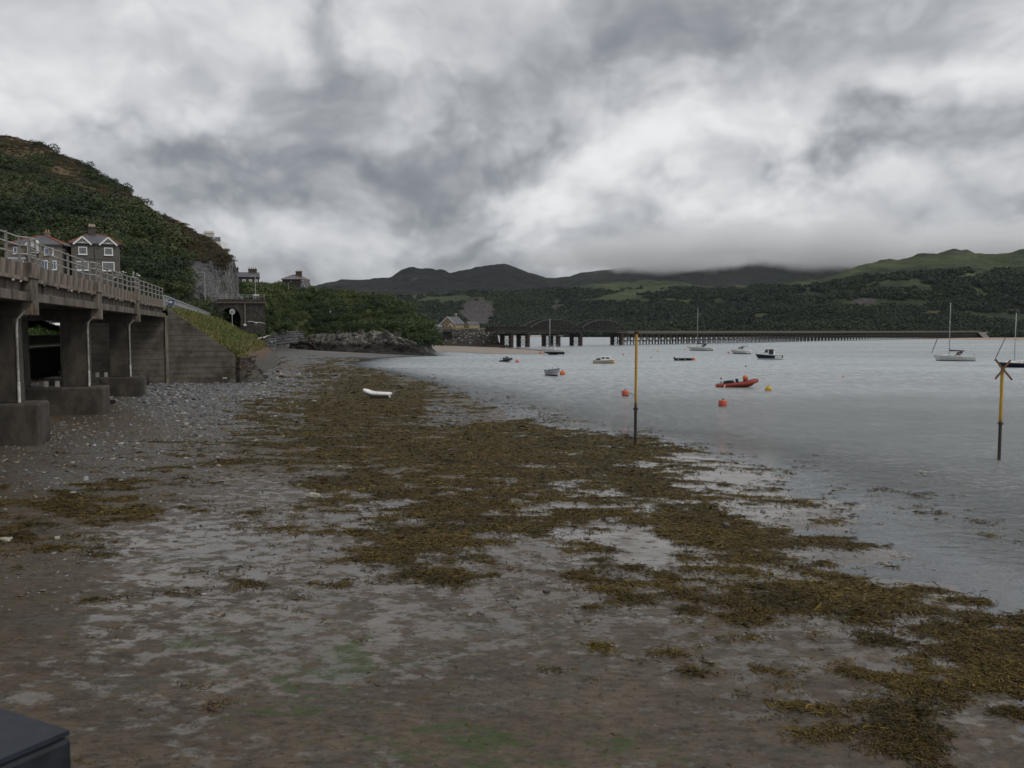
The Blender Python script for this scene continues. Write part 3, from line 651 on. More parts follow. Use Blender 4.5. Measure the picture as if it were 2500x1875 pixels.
fm, FV, FA = loft('cloud_covered_mountain', np.linspace(1250, 3000, 260), ztab([(1250, 20, 3300), (3000, 20, 3300)]),
    ptab([(1250, 690, 4200), (1320, 683, 4200), (1370, 676, 4200), (1400, 672, 4200), (1440, 662, 4200), (1500, 655, 4200), (1600, 640, 4200), (1750, 615, 4200), (1900, 600, 4200), (2050, 600, 4200), (2200, 595, 4200), (2400, 590, 4200), (2600, 570, 4200), (3000, 560, 4200)]),
    60, moor_m, .9, (90, 420), .2, None, 51)
fm['kind'] = 'structure'
TREES = crown_mat('far_tree_leaf', [(.007, .013, .009), (.012, .021, .011), (.022, .035, .014), (.044, .054, .019)], .006)
def woods(V, A, n, r0, r1, name, label, seed, skip=None, cut=.3):
    A = dict(A); gap = fbm(V[..., 0] / 160, V[..., 1] / 160 + V[..., 2] / 60, 4, seed); A['rock'] = np.maximum(np.maximum(A['rock'], A['field'] * .9), sstep(gap, -.02, .12) * .8 * sstep((750 if seed == 63 else 800) - proj(V[..., 0], V[..., 1], V[..., 2])[1], 0, 25))
    tag(scatter(V, A, n, r0, r1, CROWN_FAR, TREES, name, cut=cut, seed=seed, skip=skip), label, 'wood', kind='stuff')
woods(SV, SA, 6500, 2.5, 6., 'spur_wood', 'dense dark wood on the low spur behind the long bridge', 61)
woods(RV, RA, 8500, 4, 8.5, 'right_hill_wood', 'dark broken woodland on the big hill at the right', 62, lambda x, y: (y < lin(x, [1640, 2000, 2100, 2200, 2400, 2600], [705, 697, 675, 668, 660, 650])) | ((y < 750) & (fbm(x / 70., y / 16., 4, 93) + rng.normal(0, .05, x.shape) > .07)))
woods(M2V, M2A, 8500, 4, 8.5, 'low_hill_wood', 'dark woodland across the low hills in the middle distance', 63, lambda x, y: y < 705)

sand_m = M('sandbank_sand', (.26, .20, .155), (.34, .27, .21), .08, .7, .3, 2., .05)
def sheet(name, pts, z, mat, hump=.25):
    """a low sandbank: its outline on the water, humped in the middle"""
    c = sum((Vector(p) for p in pts), Vector((0, 0))) / len(pts); mb = MB(); n = len(pts)
    ring = [(p[0], p[1], -.15) for p in pts]; mid = [(c.x + (p[0] - c.x) * .8, c.y + (p[1] - c.y) * .8, z) for p in pts]; top = [(c.x + (p[0] - c.x) * .4, c.y + (p[1] - c.y) * .4, z + hump) for p in pts]
    mb.grid([ring, mid, top], close=True); mb.f.append(tuple(range(2 * n, 3 * n)))
    o = mb.build(name, mat, smooth=True); o['kind'] = 'structure'; return o
sheet('sandbank', [(-90, 960), (40, 930), (180, 940), (330, 960), (330, 1010), (120, 1060), (-90, 1060)], .3, sand_m)
sheet('sandbank', [(280, 655), (312, 600), (345, 555), (480, 540), (900, 540), (900, 800), (600, 860), (420, 800)], .4, sand_m, .4)

def cloud_bank():
    """the low cloud lying on the mountain tops: ragged below, thinning out upwards and at both ends"""
    mb = MB(); a, b, c = P(1200, 700, 3350), P(3100, 660, 3350), P(2000, 480, 3350)
    mb.box(((a.x + b.x) / 2, 3900, (a.z + c.z) / 2), (b.x - a.x, 1100, c.z - a.z))
    m = bpy.data.materials.new('cloud_vapour'); m.use_nodes = True; t = m.node_tree; t.nodes.clear(); k = NT(t)
    p = k.n('ShaderNodeNewGeometry').outputs['Position']
    n = k.noise(k.v('MULTIPLY', p, (.0032, .0032, .0060)), 1., 6, .62)
    x, y, z = k.xyz(p); z0 = P(1700, 668, 3900).z; z1 = P(1700, 650, 3900).z; z2 = P(1700, 530, 3900).z
    f = k.m('ADD', n, k.step(z, z0 - 60, z0 + 80, -.34, .10))
    f = k.m('ADD', f, k.step(z, z1, z2, 0., -.30))
    f = k.m('ADD', f, k.step(x, a.x + 80, a.x + 700, -.26, 0.))
    den = k.m('MULTIPLY', k.step(f, .36, .62), .011)
    v = k.n('ShaderNodeVolumePrincipled'); v.inputs['Color'].default_value = (.992, .995, 1, 1); v.inputs['Anisotropy'].default_value = .2; k.put(v.inputs['Density'], den)
    out = k.n('ShaderNodeOutputMaterial'); t.links.new(v.outputs[0], out.inputs['Volume'])
    o = mb.build('cloud_bank', m); tag(o, 'low grey cloud lying on the mountain tops', 'cloud', kind='stuff')
cloud_bank()
def haze():
    """the damp air between the camera and the far hills"""
    m = bpy.data.materials.new('damp_air'); m.use_nodes = True; t = m.node_tree; t.nodes.clear(); k = NT(t)
    v = k.n('ShaderNodeVolumePrincipled'); v.inputs['Color'].default_value = (.80, .88, .97, 1); v.inputs['Density'].default_value = .000018
    out = k.n('ShaderNodeOutputMaterial'); t.links.new(v.outputs[0], out.inputs['Volume'])
    o = MB().box((0, 1560, 160), (7600, 3460, 330)).build('haze', m); o['kind'] = 'stuff'
haze()
# ------------------------------------------------------------------ railway viaduct on the left
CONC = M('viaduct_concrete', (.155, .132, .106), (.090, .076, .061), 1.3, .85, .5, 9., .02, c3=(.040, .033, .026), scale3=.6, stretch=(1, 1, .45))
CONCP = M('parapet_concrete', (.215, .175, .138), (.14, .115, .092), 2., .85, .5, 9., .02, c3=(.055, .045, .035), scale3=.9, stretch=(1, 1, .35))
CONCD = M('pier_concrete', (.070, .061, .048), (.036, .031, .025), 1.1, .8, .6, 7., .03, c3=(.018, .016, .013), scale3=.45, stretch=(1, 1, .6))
BOARD = M('board_marked_concrete', (.135, .118, .096), (.085, .074, .060), .9, .8, .5, 8., .02, c3=(.050, .042, .033), scale3=.35, stretch=(.8, .8, .9))
LIME = M('lime_streak', (.55, .54, .50), (.36, .35, .32), 5., .7)
POSTM = M('railing_post', (.22, .205, .19), (.15, .14, .13), 4., .8, .4, 20., .01)
RAILM = M('railing_rail', (.42, .41, .39), (.30, .29, .27), 5., .55)
V0 = Vector((-25.3, 44.3, 0)); VD = Vector((-.2652, .9642, 0)); VN = Vector((-.9642, -.2652, 0)); VRZ = math.atan2(VD.y, VD.x)
PIERS = [-33.2, -16.6, 0., 16.6, 33.6]; VEND = 53.4
def VW(s, w, z=0): return V0 + VD * s + VN * w + Vector((0, 0, z))
def viaduct():
    t = thing('railway_viaduct', 'long grey concrete railway viaduct on blocky piers along the left side', 'viaduct', V0, VRZ)
    S0 = -42.
    MB().box(((S0 + VEND) / 2, 3.6, 8.93), (VEND - S0, 6.2, .34)).build('deck_slab', CONC, t)
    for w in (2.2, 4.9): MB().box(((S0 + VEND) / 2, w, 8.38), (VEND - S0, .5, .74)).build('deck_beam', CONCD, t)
    MB().box(((S0 + VEND) / 2, 6.86, 9.4), (VEND - S0, .3, 1.2)).build('landward_parapet', CONC, t)
    MB().box(((S0 + VEND) / 2, .22, 9.15), (VEND - S0, .72, .19)).build('ledge', CONCP, t, bevel=.02)
    MB().box(((S0 + VEND) / 2, .42, 8.78), (VEND - S0, .4, .53)).build('edge_web', CONC, t)
    ends = PIERS + [VEND + .6]
    for i in range(len(ends) - 1):
        a, b = ends[i] + .86, ends[i + 1] - .86
        MB().box(((a + b) / 2, .27, 8.27), (b - a, .74, .46)).build('edge_flange', CONC, t, bevel=.03)
        n = 6
        for j in range(1, n): MB().box((a + (b - a) * j / n, .30, 8.76), (.16, .24, .50)).build('web_rib', CONC, t)
        for j in range(2 * n):     # lime drips under the ledge
            if rnd.random() < .55: MB().box((a + (b - a) * (j + rnd.random()) / (2 * n), -.10, 9.03 - .02), (rnd.uniform(.05, .5), .06, rnd.uniform(.04, .10))).build('lime_drip', LIME, t)
    # parapet blocks
    meshes = []
    for k in range(4):
        meshes.append(MB().box((0, 0, 0), (1.485, .36, .74)).build('parapet_block', CONCP, t, bevel=.018))
    data = [o.data for o in meshes]
    for o in meshes: bpy.data.objects.remove(o)
    k = 0; s = S0 + .75
    while s < VEND - .3:
        if min(abs(s - q) for q in PIERS) > .2:
            o = inst('parapet_block', data[k % 4], t, (s, .20 + rnd.uniform(-.012, .012), 9.62 + rnd.uniform(-.008, .008)))
        s += 1.5; k += 1
    for q in PIERS:
        MB().box((q, .10, 9.63), (1.75, .80, .80)).build('pilaster', CONCP, t, bevel=.03)
        MB().box((q, .24, 8.63), (1.35, .92, 1.2)).build('pilaster_shaft', CONC, t, bevel=.02)
        MB().box((q, .12, 7.68), (.72, .86, .72)).build('corbel', CONCP, t, bevel=.03)
    zb = {2: (.3, 2.77), 3: (.4, 2.57), 4: (.5, 2.37)}
    for i, q in enumerate(PIERS):
        lo, hi = zb.get(i, (.2, 2.8)); lo = -.2
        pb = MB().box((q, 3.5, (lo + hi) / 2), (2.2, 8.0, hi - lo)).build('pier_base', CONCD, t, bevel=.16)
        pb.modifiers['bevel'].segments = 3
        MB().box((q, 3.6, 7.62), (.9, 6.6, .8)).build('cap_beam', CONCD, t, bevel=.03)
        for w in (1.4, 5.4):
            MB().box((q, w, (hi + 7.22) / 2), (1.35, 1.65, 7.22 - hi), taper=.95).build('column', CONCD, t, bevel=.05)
        if i >= 2:
            MB().tube([(q - .75, .10, 7.5), (q - .75, .45, 7.1), (q - .72, .5, 6.6), (q - .72, .5, hi + 1.1)], .055, 8).build('drain_pipe', M('pale_pipe', (.40, .39, .36), (.2, .19, .17), 3., .6), t)
            MB().tube([(q - .72, .5, hi + 1.1), (q - .72, .5, hi + .02)], .075, 8).build('drain_pipe', LIME, t)
            for w in (2.5, 3.2): MB().box((q - .95, w, hi + .22), (.2, .25, .42)).build('stub_block', M('pale_block', (.33, .31, .28), (.24, .22, .2), 3.), t)
    # abutment
    for i in range(13): MB().box((VEND + 1.3, 4.4, .1 + .63 * i + .31), (2.6 + rnd.uniform(-.02, .02), 9.2, .595)).build('abutment_course', BOARD, t)
    MB().box((VEND + 1.3, 4.4, 4.2), (2.4, 9.0, 8.1)).build('abutment_core', M('joint_dark', (.034, .030, .025)), t)
    MB().box((VEND - .02, -.14, 4.15), (.36, .30, 8.2)).build('abutment_strip', M('pale_concrete', (.22, .20, .15), (.13, .12, .09), 1.5, .8, stretch=(1, 1, .3)), t)
    # railing
    pm = MB().box((0, 0, .70), (.115, .115, 1.40)); pmesh = pm.build('railing_post', POSTM, t); pd = pmesh.data; bpy.data.objects.remove(pmesh)
    for i in range(len(ends) - 1):
        a, b = ends[i] + (.95 if i < 5 else 0), ends[i + 1] - .95
        if i == len(ends) - 2: b = VEND
        n = 7
        for j in range(n + 1): inst('railing_post', pd, t, (a + (b - a) * j / n, .2, 9.99))
        for z in (11.3, 10.88, 10.44): MB().tube([(a - .05, .2, z), (b + .05, .2, z)], .035, 6).build('rail', RAILM, t)
    for q in PIERS:
        for z in (11.32, 10.9, 10.46): MB().tube([(q - .95, .2, z), (q - .6, -.16, z), (q + .6, -.16, z), (q + .95, .2, z)], .035, 6).build('refuge_rail', RAILM, t)
        for e in (-.6, .6): inst('refuge_post', pd, t, (q + e, -.16, 10.0), scale=(.7, .7, .98))
    return t
viaduct()
def wing_wall():
    A, B = VW(VEND - .05, -.30), Vector((-32.2, 97.7, 0)); L = (Vector((B.x, B.y)) - Vector((A.x, A.y))).length
    t = thing('wing_wall', 'dark board-marked concrete wing wall with sloping top at the end of the viaduct', 'wall', (A.x, A.y, 0), math.atan2(B.y - A.y, B.x - A.x))
    def xm(z): return L if z < 3.75 else max(.15, L * (9.1 - z) / (9.1 - 3.75))
    z = -.2
    while z < 9.0:
        z1 = min(z + .62, 9.1); a, b = xm(z), xm(z1 - .035)
        pts = [(0, 0, z), (a, 0, z), (b, 0, z1 - .04), (0, 0, z1 - .04)]
        if z < 3.75 < z1: pts = [(0, 0, z), (L, 0, z), (L, 0, 3.75), (b, 0, z1 - .04), (0, 0, z1 - .04)]
        MB().prism([(p[0], p[1] + rnd.uniform(-.008, .008), p[2]) for p in pts], (0, 0, 0), (0, .7, 0)).build('wall_course', BOARD, t); z = z1
    MB().prism([(.05, .06, -.2), (L - .05, .06, -.2), (L - .05, .06, 3.7), (.1, .06, 9.0), (.05, .06, 9.0)], (0, 0, 0), (0, .5, 0)).build('wall_core', M('joint_dark', (.034, .030, .025)), t)
    MB().box((L - .35, .30, 2.), (.30, .4, .15)).box((L - 1.2, -.01, 1.05), (.5, .02, .14)).build('lime_mark', LIME, t)
wing_wall()

# the bank behind the wing wall and its pitched stone end
BANK_ROWS = [
    [(-39.7, 96.2, 9.1), (-37.2, 96.8, 7.2), (-34.7, 97.4, 5.4), (-32.2, 98.0, 3.75), (-32.0, 98.2, 2.0), (-31.9, 98.4, .2)],
    [(-42.0, 104., 9.15), (-39.3, 103., 7.6), (-36.3, 102.4, 6.0), (-33.0, 101., 4.4), (-31.0, 101., 2.4), (-29.3, 101., .3)],
    [(-45.2, 117., 9.1), (-42.5, 115., 7.7), (-39.5, 113., 6.2), (-37.2, 112.4, 4.6), (-35.6, 112.5, 2.6), (-34.2, 113., .2)],
    [(-50.0, 136., 8.9), (-47.5, 134.5, 7.6), (-44.5, 133., 6.2), (-41.8, 132., 4.6), (-39.8, 132., 2.6), (-38.2, 132.4, .3)],
    [(-57.5, 166., 8.7), (-55., 165., 7.4), (-52.2, 164., 6.0), (-49.2, 163.5, 4.4), (-47., 163.5, 2.6), (-45., 164., .6)],
    [(-63., 190., 8.6), (-61., 190., 7.4), (-59., 190., 6.0), (-57., 190., 4.4), (-55., 190., 2.6), (-53., 190., .6)]]
def bank():
    R = np.array(BANK_ROWS); nr, nc = 120, 70
    a = np.linspace(0, R.shape[0] - 1.0001, nr); b = np.linspace(0, R.shape[1] - 1.0001, nc); ia, ib = a.astype(int), b.astype(int); fa = (a - ia)[:, None, None]; fb = (b - ib)[None, :, None]
    V = (R[ia][:, ib] * (1 - fa) + R[ia + 1][:, ib] * fa) * (1 - fb) + (R[ia][:, ib + 1] * (1 - fa) + R[ia + 1][:, ib + 1] * fa) * fb
    nz = fbm(V[..., 0] / 2.5, V[..., 1] / 3 + V[..., 2] / 2, 4, 71); V[..., 2] += nz * .5 * np.sin(np.linspace(0, np.pi, nc))[None, :]; V[..., 0] += nz * .4 * (np.linspace(0, 1, nr)[:, None] > .03)
    m = bpy.data.materials.new('bank_ground'); m.use_nodes = True; k = NT(m.node_tree); bs = m.node_tree.nodes['Principled BSDF']
    p = k.n('ShaderNodeNewGeometry').outputs['Position']; z = k.xyz(p)[2]; n1 = k.noise(p, .8, 6, .6); n2 = k.noise(p, 4., 5, .62)
    zz = k.m('ADD', z, k.m('MULTIPLY', k.m('SUBTRACT', n1, .5), 3.4))
    c = k.mix(k.step(n2, .35, .65), (.055, .075, .020), (.115, .125, .035)); low = k.mix(n2, (.060, .045, .026), (.125, .080, .042))
    stone = k.mix(k.step(k.noise(k.v('MULTIPLY', p, (1, 1, 3.)), 2.2, 6, .65), .4, .6), (.026, .024, .021), (.095, .084, .070))
    rust = k.mix(n2, (.16, .065, .018), (.075, .05, .03))
    c = k.mix(k.step(zz, 5.4, 4.1), c, low); c = k.mix(k.step(zz, 3.8, 3.0), c, k.mix(k.step(n1, .45, .6), rust, stone)); c = k.mix(k.step(zz, 2.5, 1.7), c, stone)
    k.put(bs.inputs['Base Color'], c); bs.inputs['Roughness'].default_value = .85; k.put(bs.inputs['Normal'], k.bump(k.m('ADD', n2, n1), .8, .15))
    np_mesh('railway_bank', V.reshape(-1, 3), grid_faces(nr, nc), m, smooth=True)['kind'] = 'structure'
    # grass blades standing on the upper bank
    N = 20000; q = rng.uniform(0, 1, (N, 2)); q[:, 1] = q[:, 1] ** 1.3 * .74; i = (q[:, 0] * (nr - 1)).astype(int); j = (q[:, 1] * (nc - 1)).astype(int)
    pos = V[i, j] + rng.normal(0, .12, (N, 3)) * [1, 1, 0]; h = rng.uniform(.18, .55, N)[:, None]; a = rng.uniform(0, 6.28, N); t = np.stack([np.cos(a), np.sin(a), 0 * a], 1) * .06
    lean = rng.normal(0, .15, (N, 3)) * [1, 1, 0]
    v = np.stack([pos - t, pos + t, pos + t * .4 + lean + h * [0, 0, 1], pos - t * .4 + lean + h * [0, 0, 1]], 1).reshape(-1, 3)
    pal = np.array([(.07, .10, .022), (.10, .13, .03), (.16, .15, .05), (.20, .16, .07), (.05, .08, .02)])
    wt = np.clip(fbm(pos[:, 0] / 3, pos[:, 1] / 3, 3, 5) * 4 + 2 + rng.normal(0, .9, N) - (pos[:, 2] < 4.8) * -1.2, 0, 4).astype(int)
    tag(np_mesh('bank_grass', v, np.arange(N * 4).reshape(-1, 4), LEAF, cols=np.repeat(pal[wt] * rng.uniform(.7, 1.2, (N, 1)), 4, 0)), 'long green and straw grass growing on the railway bank', 'grass', kind='stuff')
    return V
BANKV = bank()
# bedded stone face showing beside the wing wall foot
def bedded_stone():
    t = thing('bedded_stone_wall', 'rough dark layered stone wall at the foot of the bank beside the wing wall', 'wall', (-32.1, 98.2, 0), math.atan2(4.8, 1.6))
    SM = [M('bed_stone_a', (.06, .053, .045), (.03, .027, .023), 3., .9, .6, 14., .03), M('bed_stone_b', (.13, .085, .05), (.06, .045, .035), 3., .9, .6, 14., .03), M('bed_stone_c', (.10, .095, .085), (.05, .045, .04), 3., .9, .6, 14., .03)]
    z = .2; r = 0
    while z < 3.3:
        h = rnd.uniform(.14, .26); x = -.2; lim = 5.2 * (1 - (z - .2) / 4.6)
        while x < lim:
            w = rnd.uniform(.5, 1.3); MB().box((x + w / 2, -.12 + rnd.uniform(-.10, .06), z + h / 2), (w - .03, .6, h - .02), rz=rnd.uniform(-.05, .05), ry=rnd.uniform(-.04, .04)).build('bed_stone', SM[rnd.choice((0, 0, 1, 2) if z > 1.5 else (0, 0, 2))], t); x += w
        z += h
bedded_stone()

# fence, signs and tunnel beyond the viaduct
GALV = M('galvanised_rail', (.42, .44, .45), (.30, .31, .32), 4., .5, metal=.3)
def fence():
    t = thing('railing_fence', 'pale grey metal railing fence along the top of the grassy bank', 'fence', V0, VRZ)
    n = 28; S = [VEND + .25 + (117 - VEND) * i / n for i in range(n + 1)]
    pmesh = MB().box((0, 0, .75), (.13, .13, 1.75)).build('fence_post', GALV, t); pd = pmesh.data; bpy.data.objects.remove(pmesh)
    for s in S: inst('fence_post', pd, t, (s, .1, 8.95 - (s - VEND) * .012))
    for z in (10.52, 9.92, 9.22): MB().bar((S[0], .0, z), (S[-1], .0, z - .75), .10, .12).build('fence_rail', GALV, t)
    for s in [S[0] + .72 * i for i in range(1, 86)]:
        if min(abs(s - q) for q in S) > .3: MB().bar((s, .04, 9.2 - (s - VEND) * .012), (s, .04, 10.5 - (s - VEND) * .012), .055).build('baluster', GALV, t)
fence()
BLUE = M('sign_blue', (.015, .055, .22), (.02, .07, .26), 3., .4); YEL = M('sign_yellow', (.75, .62, .12), (.7, .66, .3), 3., .45); WHITE = M('white_paint', (.78, .78, .76), (.68, .68, .66), 4., .45)
def arrow_sign():
    p = VW(VEND + 3.6, -.16, 9.55); t = thing('arrow_sign', 'blue direction sign with a pale yellow arrow hung on the railing fence', 'sign', p, math.radians(-14))
    MB().box((0, 0, .32), (.95, .03, .58)).build('sign_panel', BLUE, t); MB().box((-.05, .0, -.24), (.62, .03, .42)).build('lower_panel', BLUE, t)
    y = -.021
    MB().prism([(-.36, y, .22), (.08, y, .22), (.08, y, .12), (.38, y, .33), (.08, y, .54), (.08, y, .44), (-.36, y, .44)], (0, 0, 0), (0, -.01, 0)).build('arrow', WHITE, t)
    MB().box((-.10, -.036, .33), (.34, .008, .12)).build('arrow_centre', YEL, t)
    MB().box((-.10, -.02, -.2), (.22, .01, .10)).box((-.1, -.02, -.33), (.3, .01, .05)).build('lettering_block', WHITE, t)
arrow_sign()
STONE = M('dark_masonry', (.062, .055, .048), (.032, .029, .026), 1.8, .9, .7, 8., .04, c3=(.095, .085, .075), scale3=1.1)
def tunnel():
    Y0 = 166.; c = P(563, 800, Y0); t = thing('tunnel_portal', 'dark stone railway tunnel portal with arched mouth under the cliff', 'tunnel', (c.x, Y0, 0))
    r, zs, zt = 2.0, 9.1, 12.0; xl, xr = P(531, 800, Y0).x - c.x, P(648, 800, Y0).x - c.x
    n = 14; arc = [(-r, 0, 6.0)] + [(-r * math.cos(math.pi * i / n), 0, zs + r * math.sin(math.pi * i / n)) for i in range(n + 1)] + [(r, 0, 6.0)]
    mb = MB(); outer = []
    for p in arc:
        k = p[0]; outer.append((xl + (xr - xl) * (k + r) / (2 * r), 0, zt) if p[2] > 6.01 else ((xl if k < 0 else xr), 0, 6.0))
    mb.grid([arc, outer]); mb.grid([[(p[0], 0, p[2]) for p in arc], [(p[0], .9, p[2]) for p in arc]]); mb.build('portal_wall', STONE, t)
    ring = MB()
    for i in range(n):
        a0, a1 = math.pi * i / n + .012, math.pi * (i + 1) / n - .012; R1, R2 = r - .02, r + .45
        q = [(-R1 * math.cos(a0), -.07, zs + R1 * math.sin(a0)), (-R2 * math.cos(a0), -.07, zs + R2 * math.sin(a0)), (-R2 * math.cos(a1), -.07, zs + R2 * math.sin(a1)), (-R1 * math.cos(a1), -.07, zs + R1 * math.sin(a1))]
        MB().prism(q, (0, 0, 0), (0, .3, 0)).build('arch_stone', M('arch_stone', (.085, .072, .06), (.05, .043, .037), 3., .9), t)
    MB().grid([[(p[0], .9, p[2]) for p in arc], [(p[0] - 5, 25, p[2]) for p in arc]]).build('tunnel_lining', M('tunnel_near_black', (.02, .02, .02), (.012, .012, .012), 2., .95), t)  # lining in a mottled near-black
    MB().box(((xl + xr) / 2, -.1, zt + .06), (xr - xl + .3, .45, .22)).build('string_course', M('weathered_coping', (.16, .13, .10), (.10, .085, .07), 1.5, .9, c3=(.19, .10, .05)), t)
    MB().box(((xl + xr) / 2, .15, zt + .45), (xr - xl, .4, .6)).build('parapet', STONE, t)
    MB().box((2.95, -.12, 9.8), (.22, .16, 4.4)).build('buttress_strip', M('pale_strip', (.21, .19, .15), (.14, .13, .10), 2.), t)
    MB().box((1.95 + 1.0, -.3, 7.7), (.5, .06, .4)).build('number_plate', WHITE, t)
    f = thing('road_railing', 'thin grey railing above the tunnel mouth', 'railing', (c.x, Y0, 12.75))
    for i in range(9): MB().box((xl + .8 + i * (xr - xl - 1) / 8, .2, .42), (.06, .06, .95)).build('railing_post', GALV, f)
    for z in (.45, .86): MB().bar((xl + .7, .2, z), (xr - .1, .2, z), .05).build('rail', GALV, f)
tunnel()
def round_sign():
    b = P(567, 790, 150); z0 = 7.5; zc = P(567, 761, 150).z; t = thing('round_sign', 'round grey-white disc sign on a post in front of the tunnel', 'sign', (b.x, 150, z0))
    MB().tube([(0, 0, 0), (0, 0, zc - z0 + .3)], .06, 8).build('post', GALV, t)
    d = MB(); prof = [(.50 * math.cos(a), 0, zc - z0 + .50 * math.sin(a)) for a in np.linspace(0, 2 * math.pi, 25)[:-1]]
    d.prism([(p[0], .10, p[2]) for p in prof], (0, 0, 0), (0, .03, 0)).build('disc', M('sign_disc', (.52, .53, .55), (.45, .46, .48), 4.), t)
    dk = M('sign_dark', (.06, .06, .065)); h = zc - z0
    MB().box((0, .08, h + .14), (.62, .03, .07)).box((0, .08, h - .14), (.62, .03, .07)).box((-.17, .085, h), (.05, .02, .32)).box((.17, .085, h), (.05, .02, .32)).build('bracket', dk, t)
round_sign()

# land between the sea wall and the hill, with the wall seen under the viaduct
def terrace():
    a = [VW(s, 17., 0) for s in np.linspace(-45, 120, 40)]; V = []
    for i, p in enumerate(a):
        q = VW(np.linspace(-45, 120, 40)[i], 17, 0)
        for w, z in ((17, 4.4), (19, 4.8), (23, 6.4), (32, 9.2), (60, 11.5), (160, 14)): 
            r = VW(np.linspace(-45, 120, 40)[i], w, z); V.append((r.x, r.y, r.z))
    np_mesh('roadside_terrace', np.array(V), grid_faces(40, 6), M('terrace_ground', (.06, .075, .025), (.035, .045, .018), .6, .9, .6), smooth=True)['kind'] = 'structure'
    # strip of land between the railway and the road beyond the viaduct
    V = []
    for s in np.linspace(50, 120, 30):
        for w, z in ((.4, 8.9), (4, 8.9), (7.5, 9.0), (10, 10.), (17.2, 10.5)):
            r = VW(s, w, z); V.append((r.x, r.y, r.z))
    np_mesh('railway_trackbed', np.array(V), grid_faces(30, 5), M('ballast', (.10, .095, .085), (.055, .06, .035), 1.5, .9, .6), smooth=True)['kind'] = 'structure'
    t = thing('sea_wall', 'dark rubble stone sea wall seen under the viaduct', 'wall', V0, VRZ)
    MB().box((37, 16.6, 2.0), (166, .8, 4.6)).build('wall_face', STONE, t)
    for i in range(70): MB().box((-40 + i * 2.25, 16.5, 4.42), (2.2, 1.05, .26)).build('coping_stone', M('pale_coping', (.26, .25, .22), (.16, .155, .14), 2.), t)
    u = thing('garden_wall', 'low grey block wall above the sea wall seen under the viaduct', 'wall', V0, VRZ)
    MB().box((40, 18.8, 5.1), (150, .3, 1.5)).build('wall_face', M('garden_render', (.14, .135, .125), (.09, .088, .08), 1.2, .9), u)
    MB().box((40, 18.8, 5.9), (150, .42, .12)).build('coping', M('pale_coping2', (.22, .21, .19)), u)
    p = VW(60.5, 20, 5.4); b = thing('blue_notice_board', 'blue notice board beyond the garden wall seen under the viaduct', 'sign', p, math.radians(-15))
    MB().box((0, 0, 1.), (1.6, .06, 1.6)).build('panel', BLUE, b); MB().box((.95, 0, .6), (.08, .08, 2.4)).build('post', GALV, b)
terrace()

RS_B = ztab([(-420, 9, 100), (0, 9, 116), (200, 8.8, 132), (400, 8.6, 146), (470, 8.6, 152), (530, 8.4, 166), (560, 8.4, 172)])
def RS_R(px):
    a, b, c = HILL_B(px); return a, b + .6, c + .8
rs, RSV, RSA = loft('roadside_slope', np.linspace(-420, 594, 160), RS_B, RS_R, 24, hill_m, .8, (1.2, 9), 0., None, 14, 1)
rs['kind'] = 'structure'
tag(scatter(RSV, RSA, 1000, .6, 1.9, CROWN, SCRUB, 'roadside_scrub', seed=3, skip=lambda x, y: ((x > 440) & (y < 702)) | ((x > 500) & (y < 745)) | (x > 540)), 'dark scrub between the railway fence and the foot of the cliff', 'scrub', kind='stuff')

def garden_shrubs():
    n = 260; s = rng.uniform(10, 115, n); w = rng.uniform(19.6, 29, n); r = rng.uniform(.5, 1.5, n); q = np.array([tuple(VW(a, b, lin(b, [17, 19, 23, 32], [4.4, 4.8, 6.4, 9.2]) - .1)) for a, b in zip(s, w)])
    tag(gn_cover('garden_shrubs', q, np.stack([r, r, r], 1), np.stack([r * 0, r * 0, rng.uniform(0, 6, n)], 1), CROWN, crown_mat('garden_leaf', [(.030, .055, .014), (.045, .080, .018), (.070, .105, .024)], .2)), 'bright green garden shrubs above the sea wall seen under the viaduct', 'shrub', kind='stuff')
    fl = M('white_petal', (.75, .75, .72))
    for k, (sa, wa) in enumerate(((64.5, 18.6), (67., 18.6))):
        t = thing('white_flower_clump', ('clump of white flowers on the garden wall under the viaduct, the left one', 'clump of white flowers on the garden wall under the viaduct, the right one')[k], 'flowers', VW(sa, wa, 5.96), VRZ, 'white flower clumps')
        m = MB(); g = MB()
        for _ in range(34): p_ = (rnd.gauss(0, .35), rnd.gauss(0, .12), abs(rnd.gauss(.12, .12))); m.ball(p_, rnd.uniform(.05, .09), 6, 4)
        for _ in range(30): p_ = (rnd.gauss(0, .35), rnd.gauss(0, .12), abs(rnd.gauss(.05, .08))); g.ball(p_, rnd.uniform(.05, .10), 5, 3)
        m.build('petals', fl, t); g.build('leaves', M('flower_leaf', (.03, .055, .016)), t)
garden_shrubs()
def elder():
    b = P(312, 672, 150); t = thing('flowering_bush', 'bush with white flower heads on the slope right of the grey house', 'bush', (b.x, 150, b.z - 1.8)); n = 900
    v, f, c = leaf_cloud(np.array([(0., 0, 1.2), (1.4, .3, .9), (-1.3, .2, .9), (.4, 0, 2.0)]), np.array([(1.5, 1.2, 1.3), (1.2, 1, 1.), (1.2, 1, 1.), (1., .9, .9)]), 300, np.full(4, .16), np.array([(.035, .055, .018)] * 4)); np_mesh('crown', v, f, LEAF, cols=c, parent=t)
    m = MB()
    for _ in range(60): a = rnd.uniform(0, 6.28); e = rnd.uniform(.1, 1.2); R = 1.55; m.lathe([(.16, 0), (.12, .05), (.02, .06)], 6, (R * 1.5 * math.cos(a) * math.cos(e), R * math.sin(a) * math.cos(e) - .1, 1.0 + R * math.sin(e)))
    m.build('flower_heads', MATS['white_petal'], t); MB().tube([(0, 0, -.5), (0, 0, .8)], [.12, .07], 7).build('stem', TIMB_ := M('bark', (.07, .055, .04), (.04, .032, .025), 4.), t)
elder()

